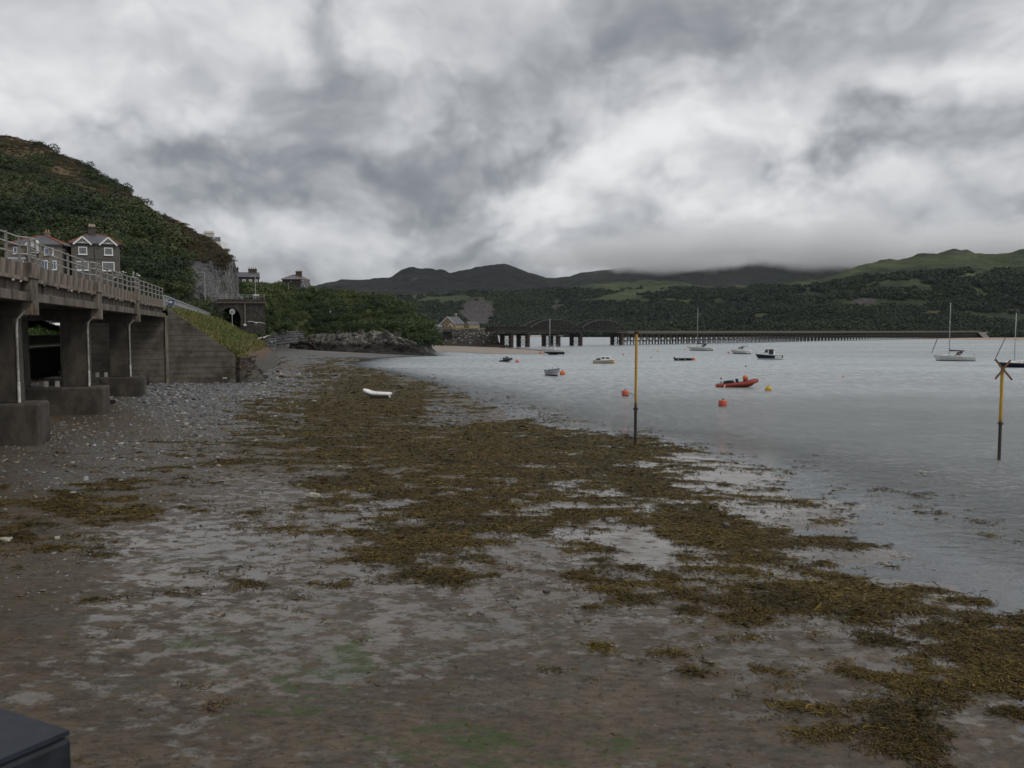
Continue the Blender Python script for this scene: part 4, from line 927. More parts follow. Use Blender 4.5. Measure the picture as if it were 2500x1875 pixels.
def timbers():
    TB = M('wet_timber', (.030, .025, .020), (.016, .014, .012), 3., .7, .5, 12., .02)
    for k, (px, py, L, rz, lab) in enumerate(((122, 919, 1.5, .1, 'short dark timber baulk lying right of the nearest pier base'), (262, 985, 1.2, .3, 'dark timber block beside the second pier base'))):
        z = .75; p_ = G(px, py + 75, z) if k == 0 else G(px, py, z); t = thing('timber_baulk', lab, 'timber', (p_.x, p_.y, z - .05), rz, 'dark timbers by the piers'); MB().box((0, 0, .17), (L, .34, .34)).build('baulk', TB, t, bevel=.03)
        for e in (-1, 1): MB().tube([(e * L * .36, -.19, .2), (e * L * .36, .19, .2)], .03, 6).build('bolt', MATS['joint_dark'], t)
    p_ = G(362, 937, .7); t = thing('timber_stake', 'single dark stake standing in the shingle near the abutment', 'stake', (p_.x, p_.y, .6), 0.); MB().tube([(0, 0, -.2), (.03, 0, .55), (.0, 0, 1.05)], [.13, .11, .02], 7).build('stake', TB, t)
timbers()
# ------------------------------------------------------------------ long timber railway bridge with its iron spans
B0, BD, BN = Vector((48, 392, 0)), Vector((.693, .721, 0)).normalized(), Vector((.721, -.693, 0)).normalized()
BRZ = math.atan2(BD.y, BD.x)
def BS(px, w=0.):
    """distance along the bridge of the point seen at column px"""
    u = (px - CX) / F; o = B0 + BN * w
    return (u * o.y - o.x) / (BD.x - u * BD.y)
TIMB = M('bridge_timber', (.060, .050, .042), (.030, .026, .023), 1.5, .9); TIMBL = M('bridge_fence_timber', (.125, .108, .088), (.085, .074, .060), .8, .9)
IRON = M('bridge_iron', (.026, .020, .019), (.016, .013, .013), .8, .7); IRONR = M('pier_iron', (.045, .028, .025), (.026, .018, .017), .6, .75)
def bridge():
    t = thing('railway_bridge', 'long dark timber trestle railway bridge with iron bowstring spans across the estuary', 'bridge', B0, BRZ)
    s0, s1 = BS(1519, 0), 566.; n = 108; dx = (s1 - s0) / n
    # a timber bent with its bracing, repeated; y = -BN direction is away from the viewer
    b = MB()
    for y, r in ((-2.6, .5), (-.9, .1), (.9, -.1), (2.6, -.5)): b.bar((0, y, 5.0), (0, y - r, -2.0), .30)
    b.bar((0, -3.1, 5.0), (0, 3.1, 5.0), .34, .4); b.bar((0, -3, 2.0), (0, 3, 2.0), .16, .3)
    b.bar((.2, -2.9, .6), (.2, 2.7, 4.8), .10, .2); b.bar((-.2, 2.9, .6), (-.2, -2.7, 4.8), .10, .2)
    b.bar((0, -2.75, 4.4), (dx * .5, -2.75, 5.1), .2); b.bar((0, -2.75, 4.4), (-dx * .5, -2.75, 5.1), .2)
    b.bar((0, -2.9, 1.0), (dx * .55, -2.9, 3.2), .10, .13); b.bar((0, -2.9, 3.2), (dx * .55, -2.9, 1.0), .10, .13); b.bar((-dx * .5, -2.85, 3.3), (dx * .5, -2.85, 3.3), .14, .26)
    bo = b.build('trestle_bent', TIMB, t); bm_ = bo.data; bpy.data.objects.remove(bo)
    q = MB().box((dx / 2, -3.1, 5.95), (dx - .06, .12, 1.25)).box((dx / 2, -2.7, 5.3), (dx - .02, .35, .34)); qo = q.build('fence_panel', TIMBL, t); qm = qo.data; bpy.data.objects.remove(qo)
    k = MB().box((.1, -3.2, 5.75), (.16, .1, 1.7)); ko = k.build('fence_post', TIMBL, t); km = ko.data; bpy.data.objects.remove(ko)
    for i in range(n + 1):
        inst('trestle_bent', bm_, t, (s0 + i * dx, 0, 0), scale=(1, 1, 1))
        if i < n: inst('fence_panel', qm, t, (s0 + i * dx, 0, rnd.uniform(-.03, .03))); inst('fence_post', km, t, (s0 + i * dx, 0, 0))
    MB().box(((s0 + s1) / 2, .1, 5.38), (s1 - s0, 5.8, .3)).build('trestle_deck', TIMB, t); MB().box(((s0 + s1) / 2, 3.0, 5.9), (s1 - s0, .12, 1.0)).build('far_fence', TIMBL, t)
    # iron piers: pairs of cylinders braced together
    hw = 2.5
    def pier(px, trip=False):
        s = BS(px); p = bpy.data.objects.new('iron_pier', None); col.objects.link(p); p.parent = t; p.location = (s, 0, 0)
        ys = (-hw, hw) if not trip else (-hw - 1.6, 0, hw + 1.6)
        for y in ys: MB().lathe([(.98, -2.5), (.98, 3.9), (1.16, 3.95), (1.16, 4.25), (.9, 4.3), (.9, 5.3)], 14, (0, y, 0)).build('cylinder', IRONR, p, smooth='auto')
        for a, c in zip(ys[:-1], ys[1:]):
            a += .8; c -= .8; m = MB()
            for z0, z1 in ((.2, 1.9), (1.9, 3.6)): m.bar((0, a, z0), (0, c, z1), .14).bar((0, a, z1), (0, c, z0), .14)
            m.bar((0, a, 1.9), (0, c, 1.9), .16).bar((0, a, 3.75), (0, c, 3.75), .16); m.build('cross_bracing', IRON, p)
        MB().box((0, 0, 4.9), (1.9, (ys[-1] - ys[0]) + 1.6, .8)).build('bearing_beam', IRON, p)
        if trip: MB().box((0, -1.5, 4.5), (3.2, 8.5, .25)).build('pier_staging', M('pale_plank', (.20, .17, .13), (.14, .12, .1), 1.), p)
    for px in (1237, 1277): pier(px)
    pier(1345, True)
    for px in (1406, 1505): pier(px)
    # plate and lattice girder approach
    sa, sb = BS(1196), BS(1282); L = sb - sa
    for y in (-hw, hw):
        m = MB().box(((sa + sb) / 2, y, 8.25), (L, .5, .18)).box(((sa + sb) / 2, y, 6.75), (L, .5, .3)); k = 16
        for i in range(k): 
            x0, x1 = sa + L * i / k, sa + L * (i + 1) / k
            m.bar((x0, y, 6.8), (x1, y, 8.2), .12).bar((x0, y, 8.2), (x1, y, 6.8), .12).bar((x0, y, 6.8), (x0, y, 8.2), .14)
        m.build('lattice_girder', IRON, t)
        MB().box(((sa + sb) / 2, y + .06, 7.4), (L, .05, 1.3)).build('girder_plate', IRON, t)
    MB().box(((sa + BS(1517)) / 2, 0, 6.35), (BS(1517) - sa, 5.4, .5)).build('span_floor', IRON, t)
    # two bowstring spans
    for pa, pb in ((1283, 1402), (1409, 1512)):
        a, b2 = BS(pa), BS(pb); L = b2 - a
        for y in (-hw, hw):
            k = 14; top = lambda x: 7.8 + 3.6 * (1 - abs(2 * (x - a) / L - 1) ** 2.4); m = MB(); ch = MB()
            for i in range(k):
                x0, x1 = a + L * i / k, a + L * (i + 1) / k
                ch.bar((x0, y, top(x0)), (x1, y, top(x1)), .5, .4)
                m.bar((x1 if i < k - 1 else x1 - .1, y, 6.7), (x1 if i < k - 1 else x1 - .1, y, top(x1)), .2)
                m.bar((x0, y, 6.7), (x1, y, top(x1)), .14).bar((x0, y, top(x0)), (x1, y, 6.7), .14)
            m.box((a + L / 2, y, 6.75), (L, .55, .5)); m.bar((a + .1, y, 6.6), (a + .1, y, 7.9), .45); m.build('bowstring_truss', IRON, t); ch.build('top_chord', M('chord_iron', (.048, .043, .042), (.032, .029, .029), 1., .6), t)
        m = MB()
        for i in range(4, 11): x = a + L * i / 14; m.bar((x, -hw, top(x)), (x, hw, top(x)), .18)
        m.build('top_bracing', IRON, t)
bridge()
# causeway at the far right end
def causeway():
    t = thing('stone_causeway', 'grey stone causeway carrying the railway on beyond the far end of the trestle', 'embankment', B0, BRZ)
    mb = MB(); rows = []
    for s in np.linspace(562, 1000, 40):
        e = rnd.uniform(-.2, .2); rows.append([(s, -9 + e, -.3), (s, -4.5 + e, 4.4), (s, -3.6, 5.6), (s, 3.6, 5.6), (s, 9, -.3)])
    mb.grid(rows).build('stone_pitching', M('causeway_stone', (.17, .15, .13), (.10, .09, .08), .5, .9, .6, 2., .2), t)
    MB().box((640, -3.2, 6.1), (40, .2, .8)).build('parapet', M('pale_rail', (.3, .29, .27)), t)
causeway()

# ------------------------------------------------------------------ bridgehead: stone bank, cottage and sheds
def rubble_wall():
    Y0 = 342.; t = thing('bridgehead_wall', 'tall dark rubble stone retaining wall at the near end of the bridge', 'wall', (0, Y0, 0))
    x0, x1 = P(1050, 800, Y0).x, P(1212, 800, Y0).x; nr, nc = 26, 90; V = np.zeros((nr, nc, 3))
    u = np.linspace(0, 1, nc); 
    for i in range(nr):
        k = i / (nr - 1); V[i, :, 0] = x0 + (x1 - x0) * u + (1 - k) * 1.6 * (u > .9) ; V[i, :, 1] = -(1 - k) * 2.2; V[i, :, 2] = -.4 + 7.7 * k
    V[..., 1] += fbm(V[..., 0] / .9, V[..., 2] / .6, 3, 6) * .9; V[..., 2] += fbm(V[..., 0] / 2., V[..., 2] * 0 + 3, 2, 7) * .3 * (np.arange(nr) == nr - 1)[:, None]
    back = V[-1].copy(); back[:, 1] += 9; allv = np.concatenate([V, back[None]], 0)
    end = [allv[i, -1].copy() for i in range(nr)]
    m = bpy.data.materials.new('rubble_stone'); m.use_nodes = True; k = NT(m.node_tree); b = m.node_tree.nodes['Principled BSDF']
    p = k.v('MULTIPLY', k.n('ShaderNodeTexCoord').outputs['Object'], (1., .6, 1.7)); cell = k.voro(p, 1.5, out='Color'); edge = k.voro(p, 1.5, 'DISTANCE_TO_EDGE'); n = k.noise(p, 3., 5, .6)
    cx = k.xyz(cell)[0]; z = k.xyz(k.n('ShaderNodeTexCoord').outputs['Object'])[2]
    c = k.ramp(cx, [(0, (.05, .046, .042)), (.55, (.085, .078, .070)), (.86, (.13, .12, .11)), (.93, (.42, .41, .38)), (1, (.34, .33, .30))])
    c = k.mix(k.step(edge, .0, .10), (.02, .018, .016), c); c = k.mix(k.step(k.m('ADD', z, n), 2.3, 1.4), c, (.018, .016, .013))
    k.put(b.inputs['Base Color'], c); b.inputs['Roughness'].default_value = .9; k.put(b.inputs['Normal'], k.bump(k.step(edge, 0, .12), .9, .25))
    np_mesh('wall_face', allv.reshape(-1, 3), grid_faces(nr + 1, nc), m, parent=t)
    e = MB().grid([[tuple(p) for p in end], [(p[0] - .5, p[1] + 9, p[2]) for p in end]]); e.build('wall_end', m, t)
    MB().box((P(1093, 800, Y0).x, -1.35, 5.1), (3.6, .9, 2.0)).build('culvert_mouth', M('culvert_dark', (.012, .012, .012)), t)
    MB().box((P(1093, 800, Y0).x, -1.5, 6.25), (4.4, 1.2, .35)).build('culvert_lintel', STONE, t)
    # dark weedy rocks in front of its foot
    nr, nc = 14, 110; V = np.zeros((nr, nc, 3)); u = np.linspace(0, 1, nc)
    for i in range(nr):
        k2 = i / (nr - 1); V[i, :, 0] = P(985, 800, Y0).x + (x1 + 7 - P(985, 800, Y0).x) * u; V[i, :, 1] = -9 + 9 * k2; V[i, :, 2] = -.3 + 2.2 * k2 * (1 - .75 * sstep(u, .82, 1.))
    V[..., 2] += fbm(V[..., 0] / 1.6, V[..., 1] / 1.6, 4, 9) * 1.6 * np.linspace(.3, 1, nr)[:, None]
    o = np_mesh('weedy_rock', V.reshape(-1, 3) + [0, Y0, 0], grid_faces(nr, nc), M('weedy_rock', (.035, .028, .02), (.018, .015, .012), .6, .7, .8, 2., .2, c3=(.13, .06, .035), scale3=.15)); o['kind'] = 'structure'
    # land behind the wall
    xs = np.linspace(P(930, 800, 345).x, x1 - .3, 30); V = []
    for yy in (Y0 + .6, Y0 + 5, Y0 + 20, Y0 + 60): 
        for x in xs: V.append((x - (yy - Y0) * .25, yy, 7.2 + (.5 if yy > Y0 + 4 else 0)))
    np_mesh('bridgehead_land', np.array(V), grid_faces(4, 30), M('bridgehead_grass', (.055, .06, .022), (.08, .075, .03), .5, .9))['kind'] = 'structure'
    # grassy slope to the left of the wall
    V = []
    for k2 in np.linspace(0, 1, 12):
        for px in np.linspace(930, 1056, 40):
            q = P(px, 800, Y0 - 14 + 16 * k2); V.append((q.x, q.y, .5 + 7.2 * k2 ** .8 + .5 * float(fbm(np.array(q.x / 3), np.array(k2 * 6), 3, 4))))
    np_mesh('bridgehead_slope', np.array(V), grid_faces(12, 40), M('slope_grass', (.055, .062, .022), (.085, .075, .035), .7, .9, .6, 3., .2, c3=(.07, .065, .06), scale3=.3), smooth=True)['kind'] = 'structure'
rubble_wall()
SLATE = M('slate_roof', (.105, .105, .115), (.07, .07, .078), 2., .6, .3, 12., .02); TAN = M('tan_stone_wall', (.33, .26, .16), (.25, .195, .12), 3., .9, .4, 14., .02); DGL = M('window_glass', (.025, .03, .038), (.04, .045, .055), 2., .12, spec=.6)
def gable_house(name, label, loc, rz, W, D, h, rise, wall, roof, trim=WHITE, over=.25, cat='house', windows=(), doors=(), chim=None, side=()):
    """gable end faces local -y, ridge runs along y"""
    t = thing(name, label, cat, loc, rz)
    MB().prism([(-W / 2, 0, 0), (W / 2, 0, 0), (W / 2, 0, h), (0, 0, h + rise), (-W / 2, 0, h)], (0, 0, 0), (0, D, 0)).build('wall', wall, t)
    rf = None
    for sgn in (-1, 1):
        e = Vector((sgn * (W / 2 + over), 0, h - over * rise / (W / 2) + .06)); r = Vector((0, 0, h + rise + .06)); up = Vector((0, 0, .14))
        o = MB().prism([(e.x, -over, e.z), (r.x, -over, r.z), (r.x, -over, r.z + .14), (e.x, -over, e.z + .14)], (0, 0, 0), (0, D + 2 * over, 0)).build('roof', roof, t)
        if trim: MB().bar((e.x, -over - .05, e.z + .02), (0, -over - .05, r.z + .02), .08, .26).build('bargeboard', trim, t)
    for (x, z, w, hh) in windows:
        o = MB().box((x, -.03, z), (w + .16, .08, hh + .16)).build('window', trim or WHITE, t); MB().box((x, -.075, z), (w, .03, hh)).build('pane', DGL, o)
    for (x, z, w, hh, mm) in doors: MB().box((x, -.04, z), (w, .1, hh)).build('door', mm, t)
    for (sx, y, z, w, hh) in side:
        o = MB().box((sx * (W / 2 + .02), y, z), (.08, w + .16, hh + .16)).build('window', trim or WHITE, t); MB().box((sx * (W / 2 + .06), y, z), (.04, w, hh)).build('pane', DGL, o)
    if chim:
        x, y, w, z0, z1 = chim; c = MB().box((x, y, (z0 + z1) / 2), (w, w, z1 - z0)).build('chimney', wall, t); MB().box((x, y, z1 + .1), (w + .15, w + .15, .2)).build('chimney_cap', trim or wall, c)
    return t
c = P(1093, 808, 350); k = 350 / F
gable_house('bridge_cottage', 'tan stone cottage with white edged gable and slate roof beside the bridge', (c.x, 350, 7.3), math.radians(-22), 7.0, 10.0, 2.0, 3.0, TAN, SLATE, windows=[(-2., 1.0, .9, 1.0)], chim=(-1.2, 10.1, .7, 2., 6.4))
c = P(1101, 808, 348)
gable_house('cottage_porch', 'little white edged porch in front of the tan cottage', (c.x, 345.2, 7.3), math.radians(-22), 1.9, 2.2, 1.0, 1.1, TAN, M('porch_roof', (.13, .06, .05), (.09, .05, .045), 3.), over=.18, cat='porch')
c = P(1139, 808, 352)
gable_house('stone_shed', 'small tan stone shed with slate roof right of the cottage', (c.x, 352, 7.3), math.radians(-50), 3.6, 5.5, 1.7, 1.3, TAN, SLATE, trim=None, over=.12, cat='shed')
c = P(1057, 808, 346)
gable_house('grey_garden_hut', 'low grey hut with white edged gable in front of the cottage', (c.x, 344.5, 7.35), math.radians(-30), 2.6, 5.5, .7, 1.0, M('hut_grey', (.13, .14, .14), (.10, .11, .11), 2.), M('hut_roof', (.16, .17, .18), (.12, .13, .14), 1.5), over=.12, cat='hut')
p = P(1022, 797, 343); v = thing('parked_white_van', 'white vehicle parked left of the cottage, half hidden behind the slope', 'van', (p.x, 346, 7.3), math.radians(8))
MB().prism([(-1.9, -.8, .35), (1.9, -.8, .35), (1.9, -.8, 1.0), (1.3, -.8, 1.15), (.7, -.8, 1.8), (-1.9, -.8, 1.8)], (0, 0, 0), (0, 1.7, 0)).build('body', WHITE, v, bevel=.08)
MB().prism([(.75, -.83, 1.15), (1.2, -.83, 1.15), (.75, -.83, 1.65)], (0, 0, 0), (0, 1.76, 0)).build('window', DGL, v)
for x in (-1.2, 1.2):
    w = MB(); w.tube([(x, -.82, .35), (x, -.6, .35)], .33, 14).build('wheel', M('tyre', (.02, .02, .02)), v)
# ------------------------------------------------------------------ boats, buoys and marker poles
def wl_mat(name, top, below, z, stripe=None, sw=.08, rough=.35):
    """hull paint: topsides, boot stripe and antifouling below the painted line"""
    m = bpy.data.materials.new(name); m.use_nodes = True; k = NT(m.node_tree); b = m.node_tree.nodes['Principled BSDF']
    co = k.n('ShaderNodeTexCoord').outputs['Object']; zz = k.xyz(co)[2]; n = k.noise(co, 3., 5, .6)
    t = k.mix(k.step(n, .4, .7), top, tuple(q * .8 for q in top)); c = k.mix(k.m('GREATER_THAN', zz, z), below, t)
    if stripe: c = k.mix(k.m('MULTIPLY', k.m('GREATER_THAN', zz, z), k.m('LESS_THAN', zz, z + sw)), c, stripe)
    k.put(b.inputs['Base Color'], c); b.inputs['Roughness'].default_value = rough; return m
GRP = M('white_gelcoat', (.72, .72, .69), (.62, .62, .59), 2., .35); CREAM = M('cream_gelcoat', (.66, .62, .50), (.58, .54, .43), 2., .4); BLK = M('black_canvas', (.012, .012, .016), (.022, .022, .028), 3., .7)
SPAR = M('alloy_spar', (.40, .41, .42), (.34, .35, .36), 2., .4, metal=.5); WIRE = M('rigging_wire', (.16, .16, .17)); NAVY = M('navy_canvas', (.015, .022, .06), (.02, .03, .08), 3., .7); CHROME = M('stainless_rail', (.5, .5, .5), (.42, .42, .42), 3., .3, metal=.6)
ROPE = M('mooring_rope', (.20, .19, .17)); MAROON = M('maroon_canvas', (.07, .03, .035), (.05, .022, .03), 3., .8)
def hull(L, B, fb, dr, tr=.75, rake=.5, sh=.25, n=16, m=9, full=.5, fore=2.2):
    """rows of sections stern -> bow, sheer to keel to sheer; returns rows and the sheer line"""
    rows = []
    for i in range(n + 1):
        t = i / n; b = B / 2 * ((tr + (1 - tr) * math.sin(min(t / .45, 1) * math.pi / 2)) if t < .45 else max(1 - ((t - .45) / .55) ** fore, .012))
        sz = fb * (1 + sh * max(0, (t - .3) / .7) ** 1.6 * 1.6 + .06 * (1 - t)); kz = -dr * (1 - t ** 5) + .05 * t; row = []
        for j in range(-m, m + 1):
            v = abs(j) / m; e = full + .55 * t ** 2; y = b * v ** e; z = kz + (sz - kz) * v
            row.append((-L / 2 + L * t * (1 - rake * .12) + rake * v * t ** 3 * .6, math.copysign(y, j) if j else 0., z))
        rows.append(row)
    return rows
def put_hull(t, rows, mat, deckm, deckz=-.04, gun=None, gunm=None, deck=True):
    mb = MB().grid(rows); mb.f.append(tuple(range(len(rows[0])))); h = mb.build('hull', mat, t, smooth='auto')
    port = [r[-1] for r in rows]; star = [r[0] for r in rows]
    if deck:
        d = MB().grid([[(a[0], a[1] * .97, a[2] + deckz), (a[0], 0, a[2] + deckz + .05), (b[0], b[1] * .97, b[2] + deckz)] for a, b in zip(port, star)]); d.build('deck', deckm, t, smooth=True)
    if gun:
        g = MB(); g.tube([(p[0], p[1], p[2]) for p in port] + [(p[0], p[1], p[2]) for p in star[::-1]], gun, 6); g.build('gunwale', gunm, t, smooth=True)
    return port, star
def slab(prof, w, y0=None):
    """side profile (x,z) extruded across the boat"""
    return MB().prism([(x, -w / 2, z) for x, z in prof], (0, 0, 0), (0, w, 0))
def cabin(t, name, prof, w, mat, wins=(), bev=.05, winmat=None):
    o = slab(prof, w).build(name, mat, t, bevel=bev)
    for q in wins:
        MB().prism([(x, -w / 2 - .012, z) for x, z in q], (0, 0, 0), (0, w + .024, 0)).build('window', winmat or DGL, t)
    return o
def rope(a, b, sag=.1, r=.012, n=6):
    a, b = Vector(a), Vector(b); return MB().tube([a.lerp(b, i / n) - Vector((0, 0, sag * 4 * (i / n) * (1 - i / n))) for i in range(n + 1)], r, 4)

def yacht(label, loc, rz, L, B, fb, hm, mast, mx, hood=None, cover=None, roll=None, tilt=0., draft=.35, pulpit=True, stern_rail=True, boom=True):
    t = thing('sailing_yacht', label, 'yacht', loc, rz); t.rotation_euler = (tilt, 0, rz)
    rows = hull(L, B, fb, draft, .62, 1.0, .22, full=.42); put_hull(t, rows, hm, GRP)
    a, b = -.12 * L, .27 * L; z = fb
    cabin(t, 'coachroof', [(a, z - .05), (b, z + .1), (b - .5, z + .38), (a + .1, z + .48), (a - .05, z + .1)], B * .52, GRP,
          [[(a + .25, z + .22), (a + 1.0, z + .24), (a + 1.0, z + .34), (a + .25, z + .36)], [(a + 1.3, z + .24), (a + 2.1, z + .24), (a + 2.0, z + .33), (a + 1.3, z + .34)]])
    MB().box((-.33 * L, 0, z + .05), (.26 * L, B * .6, .22)).build('cockpit_coaming', GRP, t, bevel=.04)
    MB().tube([(mx, 0, z + .2), (mx + .02, 0, mast * .5), (mx, 0, mast)], [.075, .07, .05], 8).build('mast', SPAR, t, smooth=True)
    MB().bar((mx, -B * .3, mast * .55), (mx, B * .3, mast * .55), .05).build('spreader', SPAR, t)
    rg = MB(); bow = (L / 2 - .05, 0, fb * 1.35)
    rg.tube([bow, (mx, 0, mast * .97)], .012, 4).tube([(-L / 2 + .1, 0, fb + .1), (mx, 0, mast)], .010, 4)
    for s in (-1, 1): rg.tube([(mx - .1, s * B * .46, fb), (mx, s * B * .3, mast * .55), (mx, 0, mast * .95)], .010, 4)
    rg.build('rigging', WIRE, t)
    if roll: MB().tube([Vector(bow).lerp(Vector((mx, 0, mast * .97)), k) for k in (.02, .15, .3, roll)], [.045, .075, .07, .045], 8).build('furled_headsail', NAVY, t)
    if boom: MB().tube([(mx - .1, 0, z + 1.15), (mx - .36 * L, 0, z + 1.2)], .05, 8).build('boom', SPAR, t)
    if cover: MB().tube([(mx - .02, 0, z + 1.7), (mx - .15, 0, z + 1.32), (mx - .18 * L, 0, z + 1.27), (mx - .35 * L, 0, z + 1.27)], [.10, .16, .14, .08], 8).build('sail_cover', cover, t, smooth=True)
    if hood:
        q = [(-.14 * L, z + .3), (-.07 * L, z + .42), (-.10 * L, z + .95), (-.17 * L, z + 1.12), (-.25 * L, z + 1.05), (-.21 * L, z + .95), (-.18 * L, z + .5)]
        slab(q, B * .56).build('sprayhood', hood, t, bevel=.05)
        MB().prism([(-.165 * L, -B * .285, z + .6), (-.11 * L, -B * .285, z + .6), (-.12 * L, -B * .285, z + .82), (-.165 * L, -B * .285, z + .9)], (0, 0, 0), (0, B * .57, 0)).build('hood_window', M('clear_vinyl', (.4, .4, .38), (.3, .3, .29), 3., .2), t)
    if pulpit:
        m = MB()
        for s in (-1, 1): m.tube([(L / 2 - .05, s * .08, fb * 1.35 + .5), (L * .38, s * B * .22, fb * 1.25 + .5), (L * .38, s * B * .24, fb * 1.2)], .015, 5)
        m.tube([(L / 2 - .1, -.08, fb * 1.35 + .5), (L / 2 - .1, .08, fb * 1.35 + .5)], .015, 5); m.build('pulpit', CHROME, t)
    if stern_rail:
        m = MB(); yb = B * .3
        m.tube([(-L * .36, -yb, fb + .55), (-L * .48, -yb * .9, fb + .55), (-L * .48, yb * .9, fb + .55), (-L * .36, yb, fb + .55)], .016, 5)
        for s in (-1, 1):
            for x in (-.36, -.48): m.tube([(x * L, s * yb * .92, fb), (x * L, s * yb * .92, fb + .55)], .014, 5)
        m.build('pushpit', CHROME, t); MB().box((-L * .47, B * .22, fb + .45), (.1, .35, .3)).build('lifebelt', M('lifebelt_yellow', (.5, .42, .2)), t)
    return t
W_HULL = wl_mat('white_hull_paint', (.70, .70, .67), (.02, .02, .025), .10, (.06, .07, .09), .06)
p = G(2326, 881); y10 = yacht('white yacht with maroon sprayhood and rolled mainsail, bow to the left', p, math.pi - .42, 8.6, 2.7, .95, W_HULL, 12.6, .75, MAROON, MAROON, .42)
MB().box((.78, 0, 8.4), (.16, .14, .35)).build('radar_reflector', GRP, y10)
p = G(2490, 897); yacht('dark navy hulled yacht with white cabin at the right edge, partly behind the crossed pole', p, math.pi - .10, 9.0, 2.7, .72, wl_mat('navy_hull_paint', (.012, .016, .045), (.10, .02, .02), -.02), 9.7, .95, None, None, .62, boom=False, stern_rail=False)
p = G(1709, 856); yacht('white yacht with black sprayhood and canopy in front of the trestle', p, math.pi - .45, 9.0, 2.9, 1.0, W_HULL, 14.2, .9, BLK, BLK, None)
p = G(1349, 866); y2 = yacht('small white yacht with bare mast and dark keel, lying aground on the sand spit', (p.x, p.y, .62), math.pi - .18, 6.6, 2.2, .82, wl_mat('white_black_hull', (.72, .72, .70), (.015, .015, .017), .12, (.05, .08, .12), .05), 9.3, .75, None, None, None, draft=.5, boom=True)
slab([(-1.6, -.2), (1.4, -.2), (1.0, -.72), (-1.4, -.72)], .3).build('keel', M('black_antifoul', (.015, .015, .017), (.03, .03, .03), 2.), y2, bevel=.05); slab([(-3.1, .3), (-2.8, .3), (-2.8, -.72), (-3.1, -.72)], .08).build('rudder', GRP, y2)

# cabin cruiser with dark blue hull
def cruiser_blue():
    p = G(1876, 877); t = thing('cabin_cruiser', 'white wheelhouse cabin cruiser with dark navy hull side, bow to the left', 'boat', p, math.pi - .40)
    L, B, fb = 6.3, 2.4, .95; put_hull(t, hull(L, B, fb, .3, .86, 1.1, .20, full=.38, fore=2.6), wl_mat('navy_side_hull', (.012, .02, .05), (.62, .62, .60), .26), GRP, gun=.06, gunm=GRP)
    cabin(t, 'cuddy', [(.2, fb), (2.3, fb + .22), (1.5, fb + .5), (.2, fb + .6)], 1.7, GRP)
    cabin(t, 'wheelhouse', [(-1.3, fb - .1), (1.15, fb + .2), (.55, fb + 1.45), (-1.35, fb + 1.5)], 1.9, GRP,
          [[(-1.15, fb + .15), (-.15, fb + .15), (-.15, fb + 1.3), (-1.15, fb + 1.3)], [(.05, fb + .6), (.85, fb + .6), (.5, fb + 1.28), (.05, fb + 1.28)]])
    slab([(-1.75, fb + 1.44), (.65, fb + 1.42), (.5, fb + 1.56), (-1.7, fb + 1.58)], 2.05).build('roof', GRP, t, bevel=.05)
    MB().box((.55, 0, fb + 1.0), (.02, .02, .02)).build('wiper', BLK, t)
    slab([(-3.0, .15), (-1.5, .15), (-1.5, fb + .05), (-3.0, fb - .05)], 2.2).build('cockpit_side', GRP, t, bevel=.04)
    m = MB()
    for s in (-1, 1): m.tube([(-1.5, s * 1.0, fb + .5), (-2.95, s * 1.0, fb + .55), (-2.95, s * 1.0, fb)], .02, 5)
    m.tube([(-2.95, -1., fb + .55), (-2.95, 1., fb + .55)], .02, 5).tube([(-3., .9, .4), (-3., .9, fb + .9)], .02, 5).build('stern_rail', CHROME, t); MB().box((-3.3, 0, .14), (.6, 1.8, .08)).build('swim_platform', GRP, t)
    m = MB(); m.tube([(2.9, -.1, fb + .75), (1.6, -.8, fb + .8), (.9, -.95, fb + .4)], .018, 5).tube([(2.9, .1, fb + .75), (1.6, .8, fb + .8), (.9, .95, fb + .4)], .018, 5).build('bow_rail', CHROME, t)
cruiser_blue()
def cruiser_white():
    p = G(1808, 864); t = thing('motor_cruiser', 'small all-white motor cruiser with dark bimini top, bow to the left', 'boat', p, math.pi - .42)
    L, B, fb = 6.0, 2.3, .8; put_hull(t, hull(L, B, fb, .3, .86, 1.2, .28, full=.38, fore=2.4), wl_mat('white_side_hull', (.68, .69, .68), (.03, .03, .04), .04, (.25, .27, .30), .22), GRP, gun=.05, gunm=GRP)
    cabin(t, 'foredeck', [(-.4, fb), (2.3, fb + .3), (1.2, fb + .62), (-.4, fb + .75)], 1.7, GRP)
    cabin(t, 'windscreen', [(-.9, fb + .5), (.9, fb + .62), (.3, fb + 1.25), (-.9, fb + 1.35)], 1.75, GRP, [[(-.75, fb + .75), (-.1, fb + .75), (-.1, fb + 1.2), (-.75, fb + 1.2)], [(.02, fb + .78), (.6, fb + .78), (.28, fb + 1.15), (.02, fb + 1.18)]])
    slab([(-2.1, fb + 1.38), (-.4, fb + 1.36), (-.35, fb + 1.46), (-2.1, fb + 1.46)], 1.9).build('bimini', NAVY, t, bevel=.03)
    MB().tube([(-1.9, -.85, fb), (-1.9, -.85, fb + 1.4)], .02, 5).tube([(-1.9, .85, fb), (-1.9, .85, fb + 1.4)], .02, 5).tube([(-.7, 0, fb + 1.4), (-.8, 0, fb + 2.0)], .015, 5).build('bimini_frame', CHROME, t)
    slab([(-2.9, .2), (-1.5, .2), (-1.4, fb + .35), (-2.75, fb + .25)], 2.1).build('cockpit_side', GRP, t, bevel=.08)
cruiser_white()
